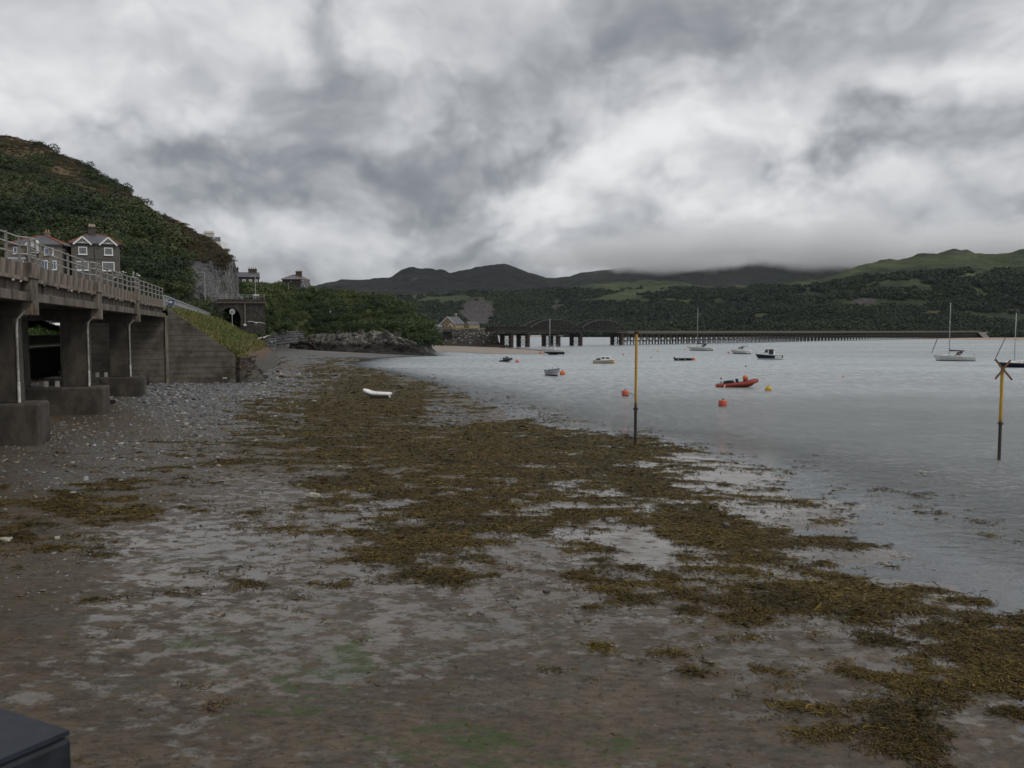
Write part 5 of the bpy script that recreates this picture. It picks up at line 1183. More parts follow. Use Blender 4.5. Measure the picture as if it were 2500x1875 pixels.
def fishing_cuddy():
    p = G(1473, 887); t = thing('cuddy_boat', 'small cream and white cuddy fishing boat with an orange buoy at its bow', 'boat', p, -.12)
    L, B, fb = 4.2, 1.7, .62; put_hull(t, hull(L, B, fb, .25, .9, .6, .12, full=.36, fore=3.), wl_mat('cream_hull_paint', (.52, .47, .35), (.02, .02, .02), .06), GRP, gun=.05, gunm=GRP)
    cabin(t, 'cuddy', [(-.55, fb - .05), (1.75, fb + .08), (1.45, fb + .72), (-.5, fb + .82)], 1.4, GRP, [[(-.35, fb + .3), (.25, fb + .3), (.2, fb + .65), (-.3, fb + .65)], [(.5, fb + .32), (1.2, fb + .34), (1.1, fb + .62), (.5, fb + .64)]])
    slab([(-1.8, fb), (-.6, fb), (-.6, fb + .4), (-1.2, fb + .38)], 1.2).build('engine_cover', BLK, t, bevel=.06)
    m = MB()
    for x in (-.3, .6): m.tube([(x, -.5, fb + .75), (x, -.5, fb + 1.05), (x, .5, fb + 1.05), (x, .5, fb + .75)], .018, 5)
    m.build('roof_rack', CHROME, t)
fishing_cuddy()
def workboat():
    p = G(1668, 880); t = thing('open_workboat', 'low dark green open workboat with outboard engine and small white screen', 'boat', p, .0)
    L, B, fb = 3.9, 1.6, .45; put_hull(t, hull(L, B, fb, .2, .92, .3, .05, full=.3, fore=4.), wl_mat('dark_green_hull', (.014, .026, .024), (.012, .012, .012), .02), M('dark_sole', (.05, .05, .05)), deckz=-.25, gun=.05, gunm=BLK)
    slab([(-.9, fb - .2), (-.5, fb - .2), (-.75, fb + .42), (-.95, fb + .42)], .6).build('console_screen', GRP, t, bevel=.03)
    m = MB().box((-2.0, 0, fb + .12), (.32, .28, .42)).box((-2.02, 0, -.05), (.12, .1, .5)); m.build('outboard_engine', BLK, t, bevel=.05)
    for x in (-1.3, .25): MB().tube([(x, -.84, fb - .02), (x, -.86, .12)], .06, 8).build('fender', GRP, t)
workboat()
def clinker_dinghy():
    p = G(1350, 917); t = thing('wooden_dinghy', 'white wooden open boat with blue gunwale and orange buoy, bow towards the viewer', 'boat', p, -1.18)
    L, B, fb = 3.9, 1.55, .72; rows = hull(L, B, fb, .28, .72, .7, .34, full=.40, fore=2.4)
    port, star = put_hull(t, rows, wl_mat('white_maroon_hull', (.60, .61, .60), (.085, .022, .02), .16), M('boat_blue', (.02, .05, .16), (.025, .06, .2), 3., .6), deckz=-.28, gun=.055, gunm=MATS['boat_blue'])
    for k in (.35, .55, .75):      # lapped planks
        m = MB()
        for s in (0, 1):
            pts = []
            for r in rows: q = r[:]; j = int((len(q) // 2) * (1 - k)) if s else len(q) - 1 - int((len(q) // 2) * (1 - k)); pts.append((q[j][0], q[j][1] * 1.02, q[j][2]))
            m.tube(pts, .012, 4)
        m.build('plank_edge', M('plank_shadow', (.35, .35, .35)), t)
    for x in (-1.2, .1): MB().box((x, 0, fb - .02), (.24, B * .82, .05)).build('thwart', MATS['boat_blue'], t)
    MB().box((-.9, .2, fb + .05), (.7, .7, .22)).build('tarpaulin', MATS['boat_blue'], t, bevel=.08)
    MB().box((-.2, -.1, fb + .12), (.3, .3, .25)).build('fuel_tank', GRP, t, bevel=.05); MB().tube([(-.4, .1, fb), (-.4, .1, fb + .55)], .03, 6).build('post', BLK, t)
    rope((1.9, 0, fb + .35), (2.1, .45, -.05), .12).build('mooring_line', ROPE, t)
clinker_dinghy()
def rib(label, loc, rz, L, B, tr, tubem, hullm, pitch=.0):
    t = thing('inflatable_boat', label, 'boat', loc, rz); t.rotation_euler = (0, -pitch, rz)
    def path(k=1.):
        pts = []
        for i in range(11):
            q = i / 10; pts.append((-L / 2 + L * .62 * q, -B / 2 + tr, tr * 1.1 + .06 * q))
        for i in range(1, 12):
            a = -math.pi / 2 + math.pi * i / 12; pts.append((-L / 2 + L * .62 + L * .36 * math.cos(a) ** .8, (B / 2 - tr) * math.sin(a), tr * 1.1 + .06 + .30 * math.cos(a)))
        for i in range(11):
            q = 1 - i / 10; pts.append((-L / 2 + L * .62 * q, B / 2 - tr, tr * 1.1 + .06 * q))
        return pts
    pp = path(); rs = [tr * .55] + [tr] * (len(pp) - 2) + [tr * .55]
    MB().tube(pp, rs, 12).build('tube', tubem, t, smooth='auto')
    put = hull(L * .93, B * .72, tr * 1.1, .22, .95, .9, .55, full=.6, fore=2.4); mb = MB().grid(put); mb.f.append(tuple(range(len(put[0])))); mb.build('hull', hullm, t, smooth='auto')
    MB().box((-L * .1, 0, tr * .9), (L * .72, B - 2.4 * tr, .06)).build('floor', M('boat_floor', (.07, .07, .075)), t)
    st = MB(); st.tube([(p[0] * 1.012, p[1] * 1.0 + math.copysign(tr * 1.0, p[1]) * (1 if abs(p[0]) < L * .2 or p[0] < 0 else .6), p[2] - .02) for p in pp if p[0] < L * .3 and p[1] < 0], .03, 5).build('rubbing_strake', BLK, t)
    return t
ORNG = M('orange_tube', (.27, .038, .018), (.20, .030, .016), 2.5, .5)
def orange_rib():
    p = G(1799, 945); t = rib('orange-red rigid inflatable boat with roll bar and black engines, bow raised to the right', p, -.16, 4.7, 1.95, .24, ORNG, M('orange_hull', (.20, .034, .018), (.15, .028, .016), 2.), .075)
    MB().tube([(2.05, -.16, .62), (2.24, 0, .66), (2.05, .16, .62)], .16, 10).build('bow_patch', BLK, t)
    MB().box((-.75, .0, .62), (.9, .7, .42)).build('seat_pod', BLK, t, bevel=.12); MB().box((-1.25, 0, .60), (.5, .55, .32), ry=.4).build('engine_cowl', BLK, t, bevel=.1)
    for y in (-.25, .25): MB().box((.05, y, .78), (.3, .28, .36)).build('backrest', BLK, t, bevel=.06)
    MB().box((.5, 0, .5), (.9, .9, .12)).build('console_base', BLK, t, bevel=.03)
    MB().lathe([(.22, 0), (.26, .1), (.24, .32)], 14, (1.0, 0, .5)).build('bow_locker', ORNG, t)
    MB().ball((1.0, 0, 1.02), .30, 14, 10).build('ball_buoy', M('orange_ball', (.62, .16, .05), (.5, .12, .04), 3., .45), t, smooth=True)
    MB().box((1.17, -.18, .92), (.2, .12, .2)).build('buoy_mark', M('dark_red', (.08, .02, .02)), t, bevel=.03)
    wh = MB(); 
    for y in (-.6, .6): wh.tube([(-1.75, y, .4), (-1.72, y, 1.28), (-.5, y * .9, 1.36), (-.45, y * .9, 1.1)], .032, 6)
    wh.tube([(-1.72, -.6, 1.28), (-1.72, .6, 1.28)], .032, 6).build('roll_bar', GRP, t)
    bk = MB()
    for y in (-.6, .6): bk.tube([(-1.75, y, .55), (-1.74, y, .75)], .04, 6).tube([(-1.73, y, 1.02), (-1.725, y, 1.2)], .04, 6)
    bk.build('bar_grip', BLK, t)
    MB().tube([(-1.4, -1.02, .42), (-1.55, -1.06, .05)], [.06, .075], 8).build('fender', M('fender_cream', (.62, .5, .4)), t)
    rope((2.15, -.05, .55), (2.75, -.2, -.2), .05).build('mooring_line', ROPE, t); rope((1.9, -.2, .2), (2.25, -.4, -.2), .04).build('mooring_line', ROPE, t)
orange_rib()
p = G(1236, 883); g = rib('small dark grey inflatable boat with covered console beside a pink buoy', p, -.72, 3.1, 1.5, .19, M('charcoal_tube', (.022, .023, .026), (.035, .036, .04), 3., .5), M('pale_grey_hull', (.40, .41, .42), (.33, .34, .35), 3., .5), .10)
MB().box((-.1, 0, .62), (1.1, .8, .55)).ball((.2, 0, .9), .35, 10, 6, (1.2, 1., .7)).build('console_cover', M('grey_cover', (.13, .14, .145), (.09, .10, .10), 4., .7), g, bevel=.12)
MB().tube([(-1.1, -.4, .4), (-1.15, -.4, 1.15), (-.95, -.4, 1.2)], .035, 6).tube([(-1.1, .4, .4), (-1.15, .4, 1.15)], .035, 6).build('a_frame', BLK, g)
# the white tender pulled up on the weed
p = G(921, 966, .42); g = rib('white inflatable tender lying on the seaweed of the upper beach', (p.x, p.y, .40), -.12 + math.pi, 2.6, 1.3, .155, wl_mat('white_tender_tube', (.78, .78, .75), (.10, .11, .12), .10, None, rough=.45), M('tender_floor', (.5, .5, .48)), .0)
MB().box((.4, -.71, .24), (.42, .03, .10)).build('label_patch', BLK, g); MB().ball((-.3, -.70, .24), .05, 8, 6).ball((-1.0, -.70, .24), .05, 8, 6).build('valve', BLK, g); MB().box((-.2, 0, .30), (.3, .9, .05)).build('seat', GRP, g)

# buoys: colour, pixel column, waterline, radius in photograph pixels
BCOL = {k: M('buoy_' + k, c, tuple(q * .75 for q in c), 4., .45) for k, c in dict(orange=(.66, .15, .05), pink=(.66, .16, .13), yellow=(.58, .36, .06), white=(.72, .72, .70), red=(.50, .065, .035), black=(.02, .02, .02), amber=(.66, .30, .05)).items()}
def ball_buoy(label, px, py, r, colr):
    c = G(px, py + r * .55); R = r * c.y / F; t = thing('mooring_buoy', label, 'buoy', (c.x, c.y, 0), group='mooring buoys')
    MB().ball((0, 0, R * .45), R, 14, 10).build('float', BCOL[colr], t, smooth=True)
    MB().tube([(0, 0, R * 1.35), (0, 0, R * 1.62)], [R * .22, R * .14], 8).build('eye', BLK if colr != 'black' else BCOL['white'], t)
for row in [('large orange ball buoy at the bow of the white wooden dinghy', 1373, 911, 7, 'orange'), ('pink ball buoy right of the small grey inflatable', 1263, 882, 4.6, 'pink'), ('pink buoy under the bow of the aground yacht', 1320, 861, 3.4, 'pink'),
            ('amber ball buoy at the bow of the cream cuddy boat', 1498, 885, 4, 'amber'), ('small pink buoy left of the yellow pole beyond the cuddy boat', 1522, 866, 2.6, 'pink'), ('small white buoy touching a pink buoy left of the yellow pole', 1527, 869, 2.3, 'white'),
            ('tiny white buoy in the shallows left of the grey inflatable', 1190, 894, 2., 'white'), ('tiny white buoy just left of the plain yellow pole', 1538, 900, 1.8, 'white'), ('small yellow buoy in front of the near trestle bents', 1606, 857, 2.3, 'amber'),
            ('tiny black buoy between the yellow pole and the workboat', 1590, 873, 1.7, 'black'), ('orange-red buoy at the bow of the dark workboat', 1693, 877, 4.6, 'orange'), ('pink buoy at the bow of the small motor cruiser', 1779, 861, 3., 'pink'),
            ('pale yellow buoy left of the yacht with black sprayhood, the nearer of two', 1672, 854, 2.2, 'amber'), ('pale yellow buoy left of the yacht with black sprayhood, the farther of two', 1679, 847, 2., 'amber'), ('yellow ball buoy right of the orange inflatable', 1876, 949, 8.2, 'yellow'),
            ('tiny black buoy below the navy cabin cruiser', 1821, 894, 2.1, 'black'), ('small amber buoy alone in open water, right of the orange inflatable', 2058, 919, 2.7, 'amber'), ('small pale buoy in open water near the right end of the bridge', 2156, 854, 2.2, 'white'),
            ('white buoy on the sand in front of the bridgehead wall, the left one', 1202, 841, 2.3, 'white'), ('white buoy on the sand in front of the bridgehead wall, the right one', 1218, 843, 2.6, 'white'), ('small pink buoy on the sand beside a white one', 1224, 846, 2., 'pink'), ('tiny yellow buoy on the sand below the stone wall', 1156, 846, 1.8, 'yellow')]: ball_buoy(*row)
def drum_buoy(label, px, py, w, h, tilt):
    c = G(px, py); R = w / 2 * c.y / F; hh = h * c.y / F; t = thing('drum_buoy', label, 'buoy', c, group='red drum buoys'); t.rotation_euler = (tilt, tilt, 0)
    MB().lathe([(R * .9, -hh * .3), (R, -hh * .2), (R, hh * .85), (R * .88, hh), (R * .3, hh * 1.02)], 18).build('drum', wl_mat('drum_red' + str(px), (.50, .075, .035), (.045, .015, .012), .06), t, smooth='auto')
    MB().tube([(-R * .2, 0, hh), (-R * .25, 0, hh * 1.2), (.1, 0, hh * 1.22), (R * .1, 0, hh)], .04, 6).build('lifting_eye', BLK, t)
    return t
drum_buoy('red drum buoy in open water below the orange inflatable', 1764, 991, 20, 14, .05)
d = drum_buoy('red drum buoy just left of the plain yellow pole with a trailing line', 1527, 966, 17, 12.5, -.06); rope((.15, 0, .35), (1.0, -.3, -.1), -.02, .025).build('trailing_line', BLK, d)
# marker poles
def pole_mat(name, z0):
    m = bpy.data.materials.new(name); m.use_nodes = True; k = NT(m.node_tree); b = m.node_tree.nodes['Principled BSDF']
    co = k.n('ShaderNodeTexCoord').outputs['Object']; z = k.xyz(co)[2]; n = k.noise(co, 9., 5, .65); n2 = k.noise(co, 1.6, 4, .6)
    c = k.mix(k.step(n, .56, .70), (.46, .27, .025), (.20, .095, .02)); c = k.mix(k.step(k.m('ADD', z, k.m('MULTIPLY', k.m('SUBTRACT', n, .5), .8)), z0 - .05, z0 + .35), (.028, .022, .016), c)
    c = k.mix(k.m('MULTIPLY', k.step(k.m('ADD', z, n2), z0 + 2.0, z0 + .4), k.m('GREATER_THAN', z, z0 + .1)), c, k.mix(.5, c, (.30, .13, .02)))
    k.put(b.inputs['Base Color'], c); b.inputs['Roughness'].default_value = .6; k.put(b.inputs['Normal'], k.bump(n, .4, .01)); return m
p = G(1551, 1087, .05); t = thing('marker_pole', 'tall plain yellow marker pole with flat cap standing at the edge of the weed', 'pole', (p.x, p.y, 0), group='yellow marker poles')
hp = P(1551, 810, p.y).z; pm1 = pole_mat('pole_paint_a', 2.35); zc_ = P(1551, 998, p.y).z
MB().tube([(0, 0, -.3), (0, 0, zc_)], .085, 14).build('lower_shaft', pm1, t, smooth='auto'); MB().tube([(0, 0, zc_), (.01, 0, hp)], .076, 14).build('upper_shaft', pm1, t, smooth='auto')
MB().lathe([(.12, -.06), (.15, -.04), (.15, .04), (.12, .06)], 14, (0, 0, zc_)).build('collar', M('rust_dark', (.03, .022, .018), (.06, .035, .02), 6., .8), t); MB().lathe([(.11, -.12), (.13, -.08), (.13, .0), (.11, .03)], 14, (.01, 0, hp)).build('cap', MATS['rust_dark'], t)
p = G(2439, 1123, 0.); t = thing('marker_pole', 'yellow marker pole with rusty crossed bars on top standing in the water', 'pole', (p.x, p.y, 0), group='yellow marker poles')
hp = P(2452, 898, p.y).z; zc_ = P(2447, 1034, p.y).z; pm2 = pole_mat('pole_paint_b', zc_ + .05)
MB().tube([(0, 0, -1.), (0, 0, zc_)], .078, 14).build('lower_shaft', pm2, t, smooth='auto'); MB().tube([(0, 0, zc_), (0, 0, hp)], .078, 14).build('upper_shaft', pm2, t, smooth='auto')
MB().lathe([(.14, -.04), (.14, .04)], 14, (0, 0, zc_)).build('collar', MATS['rust_dark'], t)
RUST = M('rusty_bar', (.17, .085, .04), (.10, .05, .03), 6., .8)
for a, b in (((-.38, -.02, hp + .42), (.42, -.14, hp - .60)), ((-.42, -.14, hp - .55), (.38, -.02, hp + .38))): MB().bar(a, b, .055, .085).build('cross_bar', RUST, t)
# ------------------------------------------------------------------ houses and roadside things on the left
PEB = M('grey_pebbledash', (.125, .115, .10), (.09, .083, .073), 6., .9, .5, 30., .02); PEB2 = M('brown_render', (.24, .20, .17), (.17, .145, .12), 5., .9, .5, 30., .02); RIDGE = M('red_ridge_tile', (.30, .075, .045), (.22, .06, .04), 4., .8); PANE = M('blue_glass_pane', (.05, .09, .16), (.07, .12, .2), 1.5, .08, spec=.8)  # the house panes are glossy dark blue glass
def hip_roof(t, W, D, h, rise, over, mat, inset=None, x0=0., y0=0.):
    a, b = W / 2 + over, D / 2 + over; i = inset if inset is not None else b
    e = [(x0 - a, y0 - b, h), (x0 + a, y0 - b, h), (x0 + a, y0 + b, h), (x0 - a, y0 + b, h)]; r = [(x0 - a + i, y0, h + rise), (x0 + a - i, y0, h + rise)]
    m = MB().add(e + r, [(0, 1, 5, 4), (1, 2, 5), (2, 3, 4, 5), (3, 0, 4), (3, 2, 1, 0)]).build('roof', mat, t)
    for p, q in ((e[0], r[0]), (e[1], r[1]), (r[0], r[1]), (e[2], r[1]), (e[3], r[0])): MB().bar(Vector(p) + Vector((0, 0, .05)), Vector(q) + Vector((0, 0, .05)), .22, .14).build('ridge_tile', RIDGE, m)
    MB().box((x0, y0, h - .1), (2 * a - .1, 2 * b - .1, .16)).build('eaves', M('eaves_dark', (.10, .10, .10)), t)
    return m
def window(t, x, y, z, w, h, face='f', frame=.09, bars=1, pane=PANE, sill=True):
    d = (w + .2, .10, h + .2) if face == 'f' else (.10, w + .2, h + .2); o = MB().box((x, y, z), d).build('window', WHITE, t)
    n = bars + 1
    for i in range(n):
        c = (-w / 2 + (i + .5) * w / n); ww = w / n - frame
        if face == 'f': MB().box((x + c, y - .05, z), (ww, .04, h - frame)).build('pane', pane, o)
        else: MB().box((x + .05 * (1 if x > 0 else -1), y + c, z), (.04, ww, h - frame)).build('pane', pane, o)
    if sill: MB().box((x, y - .06, z - h / 2 - .14), (w + .35, .24, .10) if face == 'f' else (.24, w + .35, .1)).build('sill', WHITE, o)
def stack(t, x, y, z0, z1, w, d, pots, pm, mat):
    c = MB().box((x, y, (z0 + z1) / 2), (w, d, z1 - z0)).build('chimney', mat, t); MB().box((x, y, z1 + .08), (w + .2, d + .2, .2)).build('chimney_cap', mat, c)
    for i in range(pots): MB().lathe([(.11, 0), (.13, .1), (.09, .5), (.12, .55)], 8, (x - w / 2 + w * (i + .5) / pots, y, z1 + .16)).build('chimney_pot', pm, c)
POT = M('clay_pot', (.42, .22, .12), (.34, .18, .1), 5., .8); POTC = M('cream_pot', (.50, .42, .30), (.4, .33, .24), 5., .8)
def left_house():
    Y0 = 148.; c = P(86, 640, Y0); t = thing('hip_roofed_house', 'brown rendered house with slate hipped roof, red ridge and white bay windows at far left', 'house', (c.x, Y0, c.z - 2.5), math.radians(9))
    W, D, h = 8.8, 7.5, 5.6; MB().box((0, D / 2, h / 2 - 2), (W, D, h + 4)).build('wall', PEB2, t); hip_roof(t, W, D, h, 1.9, .4, SLATE, y0=D / 2)
    window(t, -2.9, -.02, 4.5, 1.0, 1.0); window(t, 2.3, -.02, 4.4, 1.3, 1.1)
    MB().prism([(-4.2, -.7, 1.2), (-1.4, -.7, 1.2), (-1.4, 0, 1.2), (-4.2, 0, 1.2)], (0, 0, 0), (0, 0, 1.9)).build('bay', PEB2, t); window(t, -2.8, -.72, 2.15, 2.2, 1.3, bars=3); MB().prism([(-4.4, -.9, 3.1), (-1.2, -.9, 3.1), (-1.5, 0, 3.7), (-4.1, 0, 3.7)], (0, 0, 0), (0, 0, .08)).build('bay_roof', SLATE, t); MB().box((-2.8, -.92, 3.08), (3.3, .08, .16)).build('fascia', WHITE, t)
    window(t, 1.5, -.02, 2.0, .9, 1.5); window(t, 3.0, -.02, 2.0, .8, 1.4)
    MB().prism([(-.9, -.9, 4.0), (1.1, -.9, 4.0), (1.1, -.9, 5.5), (.1, -.9, 6.4), (-.9, -.9, 5.5)], (0, 0, 0), (0, 3, 0)).build('white_gable', M('white_cladding', (.60, .59, .56), (.52, .51, .48), 3., .7), t)
    for s in (-1, 1): MB().bar((.1 + s * 1.35, -1., 5.3), (.1, -1., 6.5), .12, .2).build('bargeboard', WHITE, t)
    MB().box((.1, -.93, 4.7), (.7, .05, .9)).build('pane', DGL, t); stack(t, .8, D / 2, 6.8, 7.9, .8, .5, 2, POT, PEB2)
left_house()
def right_house():
    Y0 = 150.; c = P(198, 640, Y0); t = thing('twin_gabled_house', 'dark grey pebbledash house with two white edged dormer gables and tall chimney', 'house', (c.x + 2.6, Y0, c.z - 2.6), math.radians(24))
    W, D, h = 7.6, 8.0, 5.9; MB().box((0, D / 2, h / 2 - 2), (W, D, h + 4)).build('wall', PEB, t); hip_roof(t, W, D, h, 2.0, .35, SLATE, inset=3.0, y0=D / 2)
    MB().box((-.2, -.02, 3.0), (.09, .08, 6.)).build('downpipe', BLK, t)
    MB().box((0, -.03, 3.15), (W, .05, .12)).build('band', M('band_grey', (.085, .08, .072)), t)
    for x in (-2.0, 2.1):
        window(t, x, -.02, 4.55, 1.2, 1.15, bars=0, pane=M('net_pane', (.16, .17, .18), (.12, .13, .14), 2., .15)); window(t, x - .1, -.02, 1.9, 1.8, 1.4, bars=0, pane=MATS['net_pane'])
        MB().prism([(x - 1.1, -.35, h - .1), (x + 1.1, -.35, h - .1), (x, -.35, h + .95)], (0, 0, 0), (0, 2.6, 0)).build('dormer', PEB, t)
        for s in (-1, 1):
            MB().bar((x + s * 1.45, -.45, h - .3), (x, -.45, h + 1.06), .14, .26).build('bargeboard', WHITE, t); MB().prism([(x + s * 1.45, -.5, h - .2), (x, -.5, h + 1.12), (x, -.5, h + 1.2), (x + s * 1.45, -.5, h - .1)], (0, 0, 0), (0, 3.2, 0)).build('dormer_roof', SLATE, t)
        for a in (-.6, 0, .6): MB().bar((x, -.4, h), (x + a, -.4, h + .62 - abs(a) * .4), .04, .05).build('fretwork', WHITE, t)
        MB().bar((x - .9, -.4, h - .02), (x + .9, -.4, h - .02), .05, .07).build('fretwork', WHITE, t)
    stack(t, -.6, D * .45, 6.6, 9.0, 1.1, .6, 4, POTC, M('soot_brick', (.075, .06, .05), (.05, .042, .036), 4.))
right_house()
def hill_chimney():
    Y0 = 232.; c = P(511, 596, Y0); t = thing('hilltop_house', 'white chimney stack with a row of clay pots showing above the left hill crest', 'house', (c.x, Y0, c.z - 2.6))
    MB().box((0, 1.5, .8), (7, 6, 5.0)).build('wall', WHITE, t); stack(t, 0, 0, 3.2, 5.5, 2.7, .9, 6, POT, M('white_stack', (.6, .6, .57), (.5, .5, .47), 3.))
    MB().prism([(-3.7, -1.5, 3.2), (3.7, -1.5, 3.2), (2.5, 1.5, 4.6), (-2.5, 1.5, 4.6)], (0, 0, 0), (0, 0, .1)).build('roof', SLATE, t)
hill_chimney()
def terrace_house():
    Y0 = 262.; c = P(604, 726, Y0); t = thing('tall_terrace_house', 'tall dark three-storey house with white windows behind the netted cliff', 'house', (c.x, Y0, c.z - 1.), math.radians(16))
    DK = M('dark_stone_house', (.07, .066, .056), (.045, .043, .036), 3., .9, .5, 20., .02); MB().box((0, 4, 3.4), (7.0, 8, 7.8)).build('wall', DK, t)
    MB().prism([(-3.7, -.3, 7.2), (3.7, -.3, 7.2), (3.7, 4, 8.9), (-3.7, 4, 8.9)], (0, 0, 0), (0, 0, .12)).prism([(-3.7, 8.3, 7.2), (3.7, 8.3, 7.2), (3.7, 4, 8.9), (-3.7, 4, 8.9)], (0, 0, 0), (0, 0, .12)).build('roof', SLATE, t)
    for z in (1.2, 3.7, 6.0):
        for x in (-.9, 1., 2.7): window(t, x, -.02, z, .7, 1.2 if z < 6 else .9, bars=0, pane=M('pale_pane', (.30, .31, .31), (.24, .25, .25), 2., .2), sill=False)
    stack(t, 1.6, 4, 8.2, 9.9, 2.6, .8, 4, POT, DK); stack(t, -3.4, 4, 8.2, 10.2, 1.6, .8, 3, POT, DK)
terrace_house()
def headland_house():
    Y0 = 292.; c = P(714, 702, Y0); t = thing('headland_house', 'dark stone house with slate roof and big chimney on top of the headland', 'house', (c.x, Y0, c.z - .4), math.radians(-8))
    DK = M('dark_slate_wall', (.06, .055, .05), (.04, .037, .033), 2., .9, .4, 12., .02); MB().box((-.4, 4, 1.3), (6.6, 8, 4.0)).build('wall', DK, t); MB().box((3.4, 3., 1.5), (1.6, 4.5, 3.6)).build('side_wing', M('pale_wing', (.17, .165, .155), (.11, .105, .1), 2.), t)
    hip_roof(t, 6.6, 8, 3.3, 1.7, .3, M('light_slate', (.16, .16, .165), (.115, .115, .12), 2., .6), inset=2.6, x0=-.4, y0=4)
    stack(t, 1.1, 3.2, 3.6, 6.0, 2.0, 1.0, 3, POT, M('chimney_stone', (.085, .07, .06), (.06, .05, .043), 3.)); window(t, 3.4, .72, 2.4, .9, .9, sill=False); window(t, 3.5, .72, .9, 1.0, .9, sill=False)
    MB().box((-1.2, -.3, -.2), (9, .4, 1.4)).build('garden_wall', M('garden_stone', (.10, .095, .088), (.07, .066, .06), 2.), t)
headland_house()

def lamp(label, px, py0, py1, Y, head='l', group='street lamps'):
    a, b = P(px, py0, Y), P(px, py1, Y); h = b.z - a.z; t = thing('street_lamp', label, 'lamp post', (a.x, Y, a.z - .6), group=group)
    MB().tube([(0, 0, 0), (0, 0, h + .6)], [.08, .055], 8).build('post', GALV, t, smooth='auto')
    if head == 'l': MB().tube([(0, 0, h + .55), (-.2, 0, h + .68), (-.75, 0, h + .66)], .05, 6).box((-.9, 0, h + .64), (.6, .22, .12)).build('lamp_head', GALV, t)
    elif head == 'r': MB().tube([(0, 0, h + .55), (.5, 0, h + 1.0), (.9, 0, h + 1.25)], .05, 6).box((1.05, 0, h + 1.3), (.5, .2, .12)).build('lamp_head', GALV, t)
    elif head == 'flag': MB().box((.55, 0, h + .35), (1.1, .5, .35)).build('lamp_head', WHITE, t, bevel=.08); MB().box((-.15, 0, h + .25), (.5, .2, .12)).build('arm', GALV, t)
    return t
lamp('tall grey lamp post standing in front of the netted cliff', 501, 742, 665, 172)
lamp('grey lamp post with white head by the road above the tunnel', 620, 738, 718, 186, 'flag'); lamp('taller plain grey post beside the road above the tunnel', 624.5, 738, 674, 188, 'l')
lamp('lamp post with bent arm below the headland house', 704, 703, 692, 280, 'r'); lamp('thin pole on the skyline right of the headland house', 772, 716, 702, 296, None); lamp('thin pole among the bushes on the right of the headland', 943, 757, 742, 276, None); lamp('short post on the knoll left of the headland house', 641, 694, 684, 262, None)

# rockfall netting draped on the cliff
def netting():
    t = thing('rockfall_net', 'grey steel rockfall netting hanging in folds over the cliff', 'net', P(540, 700, 190)); o = t.location
    m = M('net_wire', (.19, .19, .18), (.13, .13, .125), 3., .7); nrw, ncl = HV.shape[:2]; pxs = np.linspace(-420, 594, ncl)
    def surf(px, py):
        j = min(max(int(np.searchsorted(pxs, px)), 0), ncl - 1); q = HV[:90, j]; a, b = proj(q[:, 0], q[:, 1], q[:, 2]); i = int(np.argmin(np.abs(b - py))); return Vector(q[i])
    for k in range(30):
        px0 = rnd.uniform(452, 590) if k > 12 else rnd.uniform(555, 592); top = float(lin(px0, CLIFF[:, 0], CLIFF[:, 1])) + rnd.uniform(-2, 12); px1 = px0 + rnd.uniform(-4, 22) * (px0 < 555); px1 = min(px1, 591); pts = []
        for i in range(9):
            q = i / 8; px = px0 + (px1 - px0) * q ** .7 + rnd.uniform(-1.2, 1.2); py = top + (742 - top) * q; s = surf(px, py); pts.append(s + Vector((rnd.uniform(-.1, .1), -.35, 0)) - o)
        MB().tube(pts, rnd.uniform(.03, .07), 5).build('net_fold', m, t, smooth=True)
netting()

# rocks at the foot of the headland
def headland_rocks():
    B = ztab([(690, -.2, 262), (740, -.2, 250), (800, -.2, 238), (900, -.2, 232), (1000, -.2, 224), (1040, -.2, 219), (1066, -.2, 217)]); R = ptab([(690, 838, 268), (730, 828, 268), (770, 822, 262), (820, 816, 258), (880, 814, 252), (930, 812, 247), (970, 815, 243), (985, 826, 239), (1010, 838, 232), (1040, 856, 226), (1066, 868, 221)])
    px = np.linspace(690, 1066, 260); b = B(px); r = R(px); k = np.linspace(0, 1, 50)[:, None]
    X = b[0] + (r[0] - b[0]) * k; Y = b[1] + (r[1] - b[1]) * k; Z = b[2] + (r[2] - b[2]) * k ** .75
    n = np.abs(fbm(X / 4, Y / 4 + Z / 3, 4, 15)) * 6.0 + np.floor(fbm(X / 1.8, Z / 1.2 + Y / 2, 4, 16) * 7) / 7 * 3.2; amp = np.clip((r[2] - b[2]) / 5, .12, 1) * np.clip(k * 3, .1, 1); Z = Z + n * amp * .8; Y = Y - n * amp * 1.0; X = X + fbm(X / 2.2 + 9, Z / 1.2, 4, 18) * 1.2 * amp
    m = bpy.data.materials.new('headland_rock'); m.use_nodes = True; kk = NT(m.node_tree); bs = m.node_tree.nodes['Principled BSDF']; p = kk.n('ShaderNodeNewGeometry').outputs['Position']; z = kk.xyz(p)[2]
    n1 = kk.noise(p, .5, 6, .65); n2 = kk.noise(kk.v('MULTIPLY', p, (1, 1, 1.6)), 1.6, 6, .65); c = kk.mix(kk.step(n2, .4, .62), (.060, .056, .050), (.27, .255, .23)); c = kk.mix(kk.step(n2, .62, .74), c, (.42, .41, .38)); c = kk.mix(kk.step(n1, .55, .68, 0, .8), c, (.13, .085, .03))
    c = kk.mix(kk.step(kk.m('ADD', z, kk.m('MULTIPLY', n1, 2.4)), 5.0, 3.6), c, kk.mix(n2, (.010, .009, .008), (.028, .022, .015))); kk.put(bs.inputs['Base Color'], c); bs.inputs['Roughness'].default_value = .8; kk.put(bs.inputs['Normal'], kk.bump(kk.m('ADD', n1, n2), 1., .5))
    np_mesh('headland_rocks', np.stack([X, Y, Z], -1).reshape(-1, 3), grid_faces(50, 260), m)['kind'] = 'structure'
headland_rocks()

